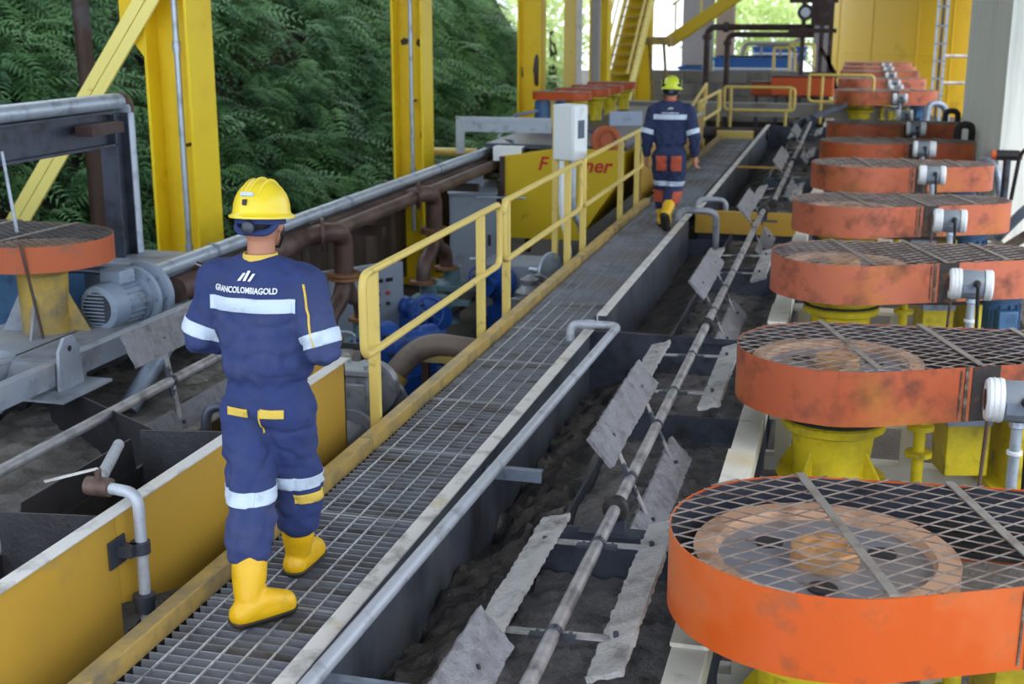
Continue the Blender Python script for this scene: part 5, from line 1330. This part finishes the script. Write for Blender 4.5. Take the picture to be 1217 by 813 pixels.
def person(loc, yaw, label, J, style):
    t = thing('person', (0, 0, 0), label, 'person')
    z = J
    # ---- body, one continuous surface
    b = MB()
    torso(b, [(.80, 0, 0, .12, .085), (.88, 0, 0, .15, .1), (1.0, 0, 0, .135, .09), (1.15, 0, .0, .15, .1), (1.28, 0, .0, .165, .1), (1.38, 0, -.01, .15, .075), (1.43, 0, -.01, .07, .06)])
    limb(b, [(0, -.015, 1.38), (0, .0, 1.46), (0, .01, 1.55)], [.06, .055, .055])
    H = Vector(J['head'])
    ellip(b, H, (.074, .095, .115))
    ellip(b, H + Vector((0, .05, -.07)), (.05, .045, .055))
    ellip(b, H + Vector((0, .1, -.02)), (.014, .022, .024))           # nose
    ellip(b, H + Vector((0, .09, -.075)), (.024, .012, .008))        # mouth
    for s in (-1, 1): ellip(b, H + Vector((s * .08, -.005, -.015)), (.014, .022, .036))
    for s, nm in ((-1, 'l'), (1, 'r')):
        A = J['arm_' + nm]; L = J['leg_' + nm]
        limb(b, A[:3], [.052, .042, .03])
        wr = Vector(A[2]); hd = Vector(A[3]).normalized(); side = Vector(A[4]).normalized(); nrm = hd.cross(side).normalized()
        pc = wr + hd * .05
        limb(b, [wr, wr + hd * .03, wr + hd * .08], [.027, .03, .03], 12)
        limb(b, [wr + hd * .04 + side * .02, wr + hd * .085 + side * .026], [.02, .018], 10)
        limb(b, [wr + hd * .04 - side * .02, wr + hd * .085 - side * .026], [.02, .018], 10)
        for q, (off, ln) in enumerate(((.03, .07), (.011, .08), (-.009, .075), (-.028, .06))):
            p0 = wr + hd * .09 + side * off * 1.15
            p1 = p0 + (hd * .9 + nrm * .35).normalized() * ln * .5; p2 = p1 + (hd * .5 + nrm * .85).normalized() * ln * .5
            limb(b, [p0, p1, p2], [.0098, .0092, .008], 8)
        th0 = wr + hd * .03 + side * .03; th1 = th0 + (hd * .5 + side * .7 + nrm * .3).normalized() * .045; th2 = th1 + (hd * .9 + nrm * .4).normalized() * .035
        limb(b, [th0, th1, th2], [.013, .011, .009], 8)
        limb(b, L[:3], [.075, .055, .04])
        an_ = Vector(L[2]); ft = an_ + (Vector(L[3]) - an_) * .6
        limb(b, [an_, an_ + (ft - an_) * .5 - Vector((0, 0, .01)), ft], [.038, .032, .024], 12)
    body = remeshed('body', b, .008, 'skin', t, smooth=4)
    for s in (-1, 1):
        e = obj('eye', ellip(MB(), H + Vector((s * .031, .083, .012)), (.013, .01, .008)), 'cap_white', t)
        obj('pupil', ellip(MB(), H + Vector((s * .031, .091, .012)), (.006, .004, .006)), 'black_plastic', e)
    hair = obj('hair', ellip(MB(), H + Vector((0, -.016, .02)), (.079, .092, .108)), 'hair', t)
    # ---- coverall
    c = MB()
    torso(c, [(.78, 0, 0, .15, .115), (.83, 0, -.005, .172, .128), (.89, 0, -.005, .172, .125), (.925, 0, 0, .158, .112), (.945, 0, 0, .158, .112), (.985, 0, 0, .182, .135), (1.05, 0, 0, .185, .135), (1.15, 0, 0, .186, .13), (1.27, 0, -.005, .195, .128), (1.35, 0, -.012, .185, .108), (1.41, 0, -.015, .12, .085), (1.44, 0, -.015, .07, .066)])
    limb(c, [(-.13, -.01, 1.375), (0, -.02, 1.41), (.13, -.01, 1.375)], [.05, .055, .05])
    for nm in 'lr':
        A = J['arm_' + nm]; L = J['leg_' + nm]
        a0, a1, a2 = Vector(A[0]), Vector(A[1]), Vector(A[2])
        limb(c, [a0, a0.lerp(a1, .5), a1, a1.lerp(a2, .5), a2 + (a1 - a2).normalized() * .03], [.083, .08, .07, .06, .047])
        l0, l1, l2 = Vector(L[0]), Vector(L[1]), Vector(L[2])
        end = l1.lerp(l2, J.get('cuff', .5))
        limb(c, [l0, l0.lerp(l1, .5), l1, end], [.116, .108, .096, .092])
    sd = style['seed']
    def wr_(p, n):
        q = noise.noise(Vector((p.x * 8 + sd + p.z * 3, p.y * 8, p.z * 6))) * .012
        q += noise.noise(Vector((p.x * 16 + sd, p.y * 16, p.z * 20 + p.x * 8))) * .007
        if p.z < .75: q += noise.noise(Vector((p.x * 8, p.y * 8, p.z * 24 + sd))) * .009
        if .94 < p.z < 1.18: q += math.sin(p.x * 80 + noise.noise(p * 7) * 4) * .0055 * (1.18 - p.z) / .24
        if .9 < p.z < .965: q += math.sin(math.atan2(p.y, p.x) * 60) * .002
        q -= max(0, .22 - abs(noise.noise(Vector((p.x * 6 + p.z * 5 + sd, p.y * 6, p.z * 7 - p.x * 4))))) * .045 * (1 if p.z < 1.24 else .35)
        return q + .004
    co = remeshed('coverall', c, .011, style['cloth'], t, smooth=5, disp=wr_)
    # stripes and pockets
    clip_patch(co, slab((0, 0, 1.245), (0, 0, 1.30), (0, 0, 1)) + slab((-.185, 0, 0), (.185, 0, 0), (1, 0, 0)), 'chest_stripe', 'reflective', t)
    for nm, s in (('l', -1), ('r', 1)):
        A = J['arm_' + nm]; a0, a1, a2 = Vector(A[0]), Vector(A[1]), Vector(A[2])
        d = (a1 - a0).normalized(); m0 = a0 + d * ((a1 - a0).length - .075)
        clip_patch(co, slab(m0, m0 + d * .055, d) + [(Vector((s * .185, 0, 0)), Vector((-s, 0, 0)))] + [(Vector((0, .13, 0)), Vector((0, 1, 0)))], 'sleeve_stripe', 'reflective', t)
        L = J['leg_' + nm]; l0, l1 = Vector(L[0]), Vector(L[1]); d = (l1 - l0).normalized(); zk = style['knee']
        m0 = l1 + Vector((0, 0, zk))
        mid = (Vector(J['leg_l'][1]) + Vector(J['leg_r'][1])) / 2
        clip_patch(co, slab(m0 - Vector((0, 0, .028)), m0 + Vector((0, 0, .028)), (0, 0, 1)) + [(mid, Vector((-s, style.get('split', 0), 0)))], 'knee_stripe', 'reflective', t)
    pk = style['pocket']
    for s in (-1, 1):
        x0, x1 = (.025, .12) if s > 0 else (-.12, -.025)
        x0 -= style.get('pw', 0) * (s < 0); x1 += style.get('pw', 0) * (s > 0)
        x0 += style.get('px', 0); x1 += style.get('px', 0)
        clip_patch(co, slab((0, 0, style['pz'][0]), (0, 0, style['pz'][1]), (0, 0, 1)) + slab((x0, 0, 0), (x1, 0, 0), (1, 0, 0)) + [(Vector((0, -.02, 0)), Vector((0, 1, 0)))], 'pocket', pk, t, off=.005)
    if style['cloth'] == 'coverall':
        clip_patch(co, slab((0, 0, .40), (0, 0, .445), (0, 0, 1)) + slab((.085, 0, 0), (.3, 0, 0), (1, 0, 0)) + [(Vector((0, .12, 0)), Vector((0, 1, 0)))], 'knee_pocket', pk, t, off=.006)
        bvh = BVHTree.FromPolygons([v.co for v in co.data.vertices], [p.vertices[:] for p in co.data.polygons])
        line = []
        for i in range(9):
            z_ = 1.36 - .03 * i; h = bvh.ray_cast(Vector((.215 + .006 * i, -1, z_)), Vector((0, 1, 0)))
            if h[0]: line.append(h[0] + Vector((0, -.003, 0)))
        if len(line) > 2: obj('piping', MB().tube(line, .005, 6), 'yellow_cloth', t)
        clip_patch(co, slab((0, 0, .74), (0, 0, .845), (0, 0, 1)) + slab((.018, 0, 0), (.024, 0, 0), (1, 0, 0)) + [(Vector((0, -.02, 0)), Vector((0, 1, 0)))], 'seam_stitch', 'yellow_cloth', t, off=.003)
    else:
        bvh = BVHTree.FromPolygons([v.co for v in co.data.vertices], [p.vertices[:] for p in co.data.polygons])
        for nm, s in (('l', -1), ('r', 1)):
            L = J['leg_' + nm]; l1 = Vector(L[1]); l2 = Vector(L[2])
            clip_patch(co, slab((0, 0, .3), (0, 0, l1.z - .02), (0, 0, 1)) + [(Vector((s * .055, 0, 0)), Vector((-s, 0, 0)))], 'shin_patch', pk, t, off=.005)
    # back lettering and logo bars pressed onto the back
    def on_back(me, name):
        for v in me.vertices:
            h = bvh.ray_cast(Vector((v.co.x, -1, v.co.z)), Vector((0, 1, 0)))
            if h[0]: v.co.y = h[0].y - .005 - (.003 if v.co.y < -.0005 else 0)
        o = bpy.data.objects.new(name, me); COL.objects.link(o); o.parent = t; ORG[o] = Vector()
    zt = style['text_z']
    if style['text']:
        on_back(text(style['text'], .033 * style.get('tscale', 1), 'white_print', t, Matrix.Translation((style.get('tx', 0), 0, zt)) @ RX @ Matrix.Diagonal((.78, 1, 1, 1)), 'back_lettering', ext=.001, align='CENTER', bold=True), 'back_lettering')
    for i in range(3):
        m = MB(); x0 = -.03 + i * .022 + style.get('tx', 0); s_ = style['logo']
        hh = (.03, .04, .03)[i] * s_
        m.prism([(x0, zt + .045), (x0 + .012 * s_, zt + .045), (x0 + .034 * s_, zt + .045 + hh), (x0 + .022 * s_, zt + .045 + hh)], 'xz', -.001, .0)
        me = bpy.data.meshes.new('logo_bar'); me.from_pydata(m.v, [], m.f); me.materials.append(MATS['white_print'])
        on_back(me, 'logo_bar')
    # collar
    obj('collar', MB().lathe([(.06, 1.40), (.074, 1.405), (.07, 1.45), (.066, 1.462), (.06, 1.46), (.06, 1.41)], (0, .0, 0), (0, -.005, 1), 28), style['collar'], t)
    # ---- boots
    for nm in 'lr':
        L = J['leg_' + nm]; l1, an, toe = Vector(L[1]), Vector(L[2]), Vector(L[3])
        lup = (l1 - an).normalized(); fwd = (toe - an)
        up = Vector((0, 0, 1)) if an.z < .15 else lup
        fwd = (fwd - up * fwd.dot(up)).normalized()
        bt = MB(); top = J.get('boot', .24)
        limb(bt, [an + lup * top, an + lup * top * .5, an + lup * .03], [.072, .071, .058])
        limb(bt, [an - up * .035 - fwd * .03, an - up * .03 + fwd * .06, an - up * .042 + fwd * .16], [.054, .058, .05])
        limb(bt, [an - up * .02, an + up * .0 + fwd * .06, an - up * .035 + fwd * .16], [.06, .054, .05])
        bo = remeshed('boot', bt, .009, 'boot_yellow', t, smooth=4)
        clip_patch(bo, slab(an - up * .1, an - up * .055, up), 'sole', 'sole', bo, off=.005, th=.008)
        clip_patch(bo, slab(an + lup * (top + .025), an + lup * (top + .045), lup), 'boot_rim', 'boot_yellow', bo, off=.003, th=.006)
    # ---- helmet
    hm = MB(); hc = H + Vector((0, .005, .035)); tilt = Matrix.Rotation(J.get('tilt', 0), 3, 'X')
    prof = [(0, .125)] + [(math.sin(a) * 1.0, .125 * math.cos(a)) for a in [PI / 2 * i / 8 for i in range(1, 8)]] + [(1.0, 0), (1.02, -.012), (1.14, -.02), (1.14, -.028), (.98, -.02), (.93, 0)] + [(math.sin(a) * .94, .115 * math.cos(a)) for a in [PI / 2 * i / 8 for i in range(7, 0, -1)]] + [(0, .115)]
    n = 40; vs = []; rows = []
    hm.lathe(prof, (0, 0, 0), (0, 0, 1), n)
    for i, p in enumerate(hm.v):
        r = math.hypot(p.x, p.y); x, y = p.x * .108, p.y * .132
        if r > 1.05 and p.y > 0: y += .03 * (p.y / r) ** 2; 
        hm.v[i] = tilt @ Vector((x, y, p.z)) + hc
    hl = obj('helmet', hm, style['helmet'], t, sharp=60)
    for x in (-.035, 0, .035):
        line = []
        for i in range(9):
            a = R(-60 + 120 * i / 8); rr = math.sqrt(max(0, 1 - (x / .108) ** 2))
            line.append(tilt @ Vector((x, .133 * math.sin(a) * rr, .126 * math.cos(a) * rr + .001)) + hc)
        obj('ridge', MB().tube(line, [.002] + [.005] * 7 + [.002], 8), style['helmet'], hl)
    obj('head_band', MB().lathe([(.094, -.05), (.1, -.048), (.1, -.008), (.094, -.006)], hc + Vector((0, -.012, 0)), tilt @ Vector((0, 0, 1)), 30), style['band'], hl)
    obj('nape_strap', MB().tube(path([hc + Vector((-.085, -.03, -.03)), hc + Vector((-.07, -.09, -.075)), hc + Vector((.07, -.09, -.075)), hc + Vector((.085, -.03, -.03))], .04, 5), .014, 8), style['band'], hl)
    obj('ratchet', MB().lathe([(.026, 0), (.026, .016), (.018, .022), (0, .022)], hc + Vector((0, -.118, -.05)), (0, -1, 0), 18), 'steel_dark', hl)
    obj('chin_strap', MB().tube([hc + Vector((.088, .0, -.02)), hc + Vector((.083, .01, -.1)), hc + Vector((.04, .06, -.155)), hc + Vector((-.04, .06, -.155)), hc + Vector((-.083, .01, -.1)), hc + Vector((-.088, 0, -.02))], .005, 6), 'black_plastic', hl)
    if style['helmet'] == 'helmet_yellow':
        obj('helmet_label', MB().box(hc + tilt @ Vector((-.005, -.118, .065)), (.05, .012, .014), tilt @ Matrix.Rotation(R(-30), 3, 'X')), 'reflective', hl)
        obj('helmet_clip', MB().box(hc + tilt @ Vector((-.01, -.13, .035)), (.015, .012, .022), tilt), 'black_plastic', hl)
    else:
        for s in (-1, 1):
            obj('ear_muff', ellip(MB(), hc + Vector((s * .095, -.02, .04)), (.03, .045, .045)), 'black_plastic', hl)
            obj('ear_muff_ring', MB().tube([hc + Vector((s * .108, -.02 + .036 * math.cos(a), .04 + .036 * math.sin(a))) for a in [2 * PI * i / 18 for i in range(19)]], .008, 6), 'leaf_bright', hl)
        obj('goggle_band', MB().lathe([(.11, 0), (.116, .003), (.116, .03), (.11, .033)], hc + Vector((0, -.005, .005)), (0, 0, 1), 30), 'black_plastic', hl)
    t.location = loc; t.rotation_euler.z = yaw
    return t

J1 = dict(head=(0, .02, 1.59), tilt=R(-6), boot=.22, cuff=.5,
          arm_l=((-.185, -.01, 1.345), (-.275, -.03, 1.10), (-.13, .2, 1.04), (.6, .7, .05), (0, .1, 1)),
          arm_r=((.185, -.01, 1.345), (.275, -.05, 1.09), (.14, .19, 1.04), (-.6, .7, .05), (0, .1, 1)),
          leg_l=((-.085, -.01, .82), (-.035, -.12, .48), (.03, -.33, .1), (.14, -.19, .03)),
          leg_r=((.085, .0, .82), (.075, .09, .48), (.02, .17, .1), (.03, .36, .03)))
S1 = dict(cloth='coverall', seed=2.0, knee=.015, pocket='yellow_cloth', pz=(.815, .85), px=.0, text='GRANCOLOMBIAGOLD', text_z=1.322, tx=-.02, logo=1.0, collar='yellow_cloth', helmet='helmet_yellow', band='coverall')
person((-2.235, 4.55, .0), 0, 'worker in navy coverall, yellow helmet and yellow boots walking away in front', J1, S1)
J2 = dict(head=(0, .02, 1.56), tilt=R(-4), boot=.22, cuff=.5,
          arm_l=((-.185, -.01, 1.33), (-.255, -.04, 1.06), (-.27, .04, .82), (0, .15, -1), (-.15, 1, .1)),
          arm_r=((.185, -.01, 1.33), (.27, -.05, 1.06), (.285, .03, .83), (.05, .15, -1), (.15, 1, .1)),
          leg_l=((-.085, 0, .82), (-.075, .1, .46), (-.07, .1, .1), (-.08, .28, .03)),
          leg_r=((.085, 0, .82), (.06, .02, .46), (.0, -.3, .21), (.0, -.26, .03)))
S2 = dict(cloth='coverall_second', seed=9.0, knee=.06, pocket='orange_cloth', pz=(.67, .84), pw=.02, text='GRANCOLOMBIAGOLD', text_z=1.31, tscale=.7, logo=.7, collar='orange_cloth', helmet='helmet_lime', band='black_plastic', split=0)
person((-1.985, 14.45, .0), R(4), 'worker in navy and orange coverall with lime green helmet walking away farther off', J2, S2)
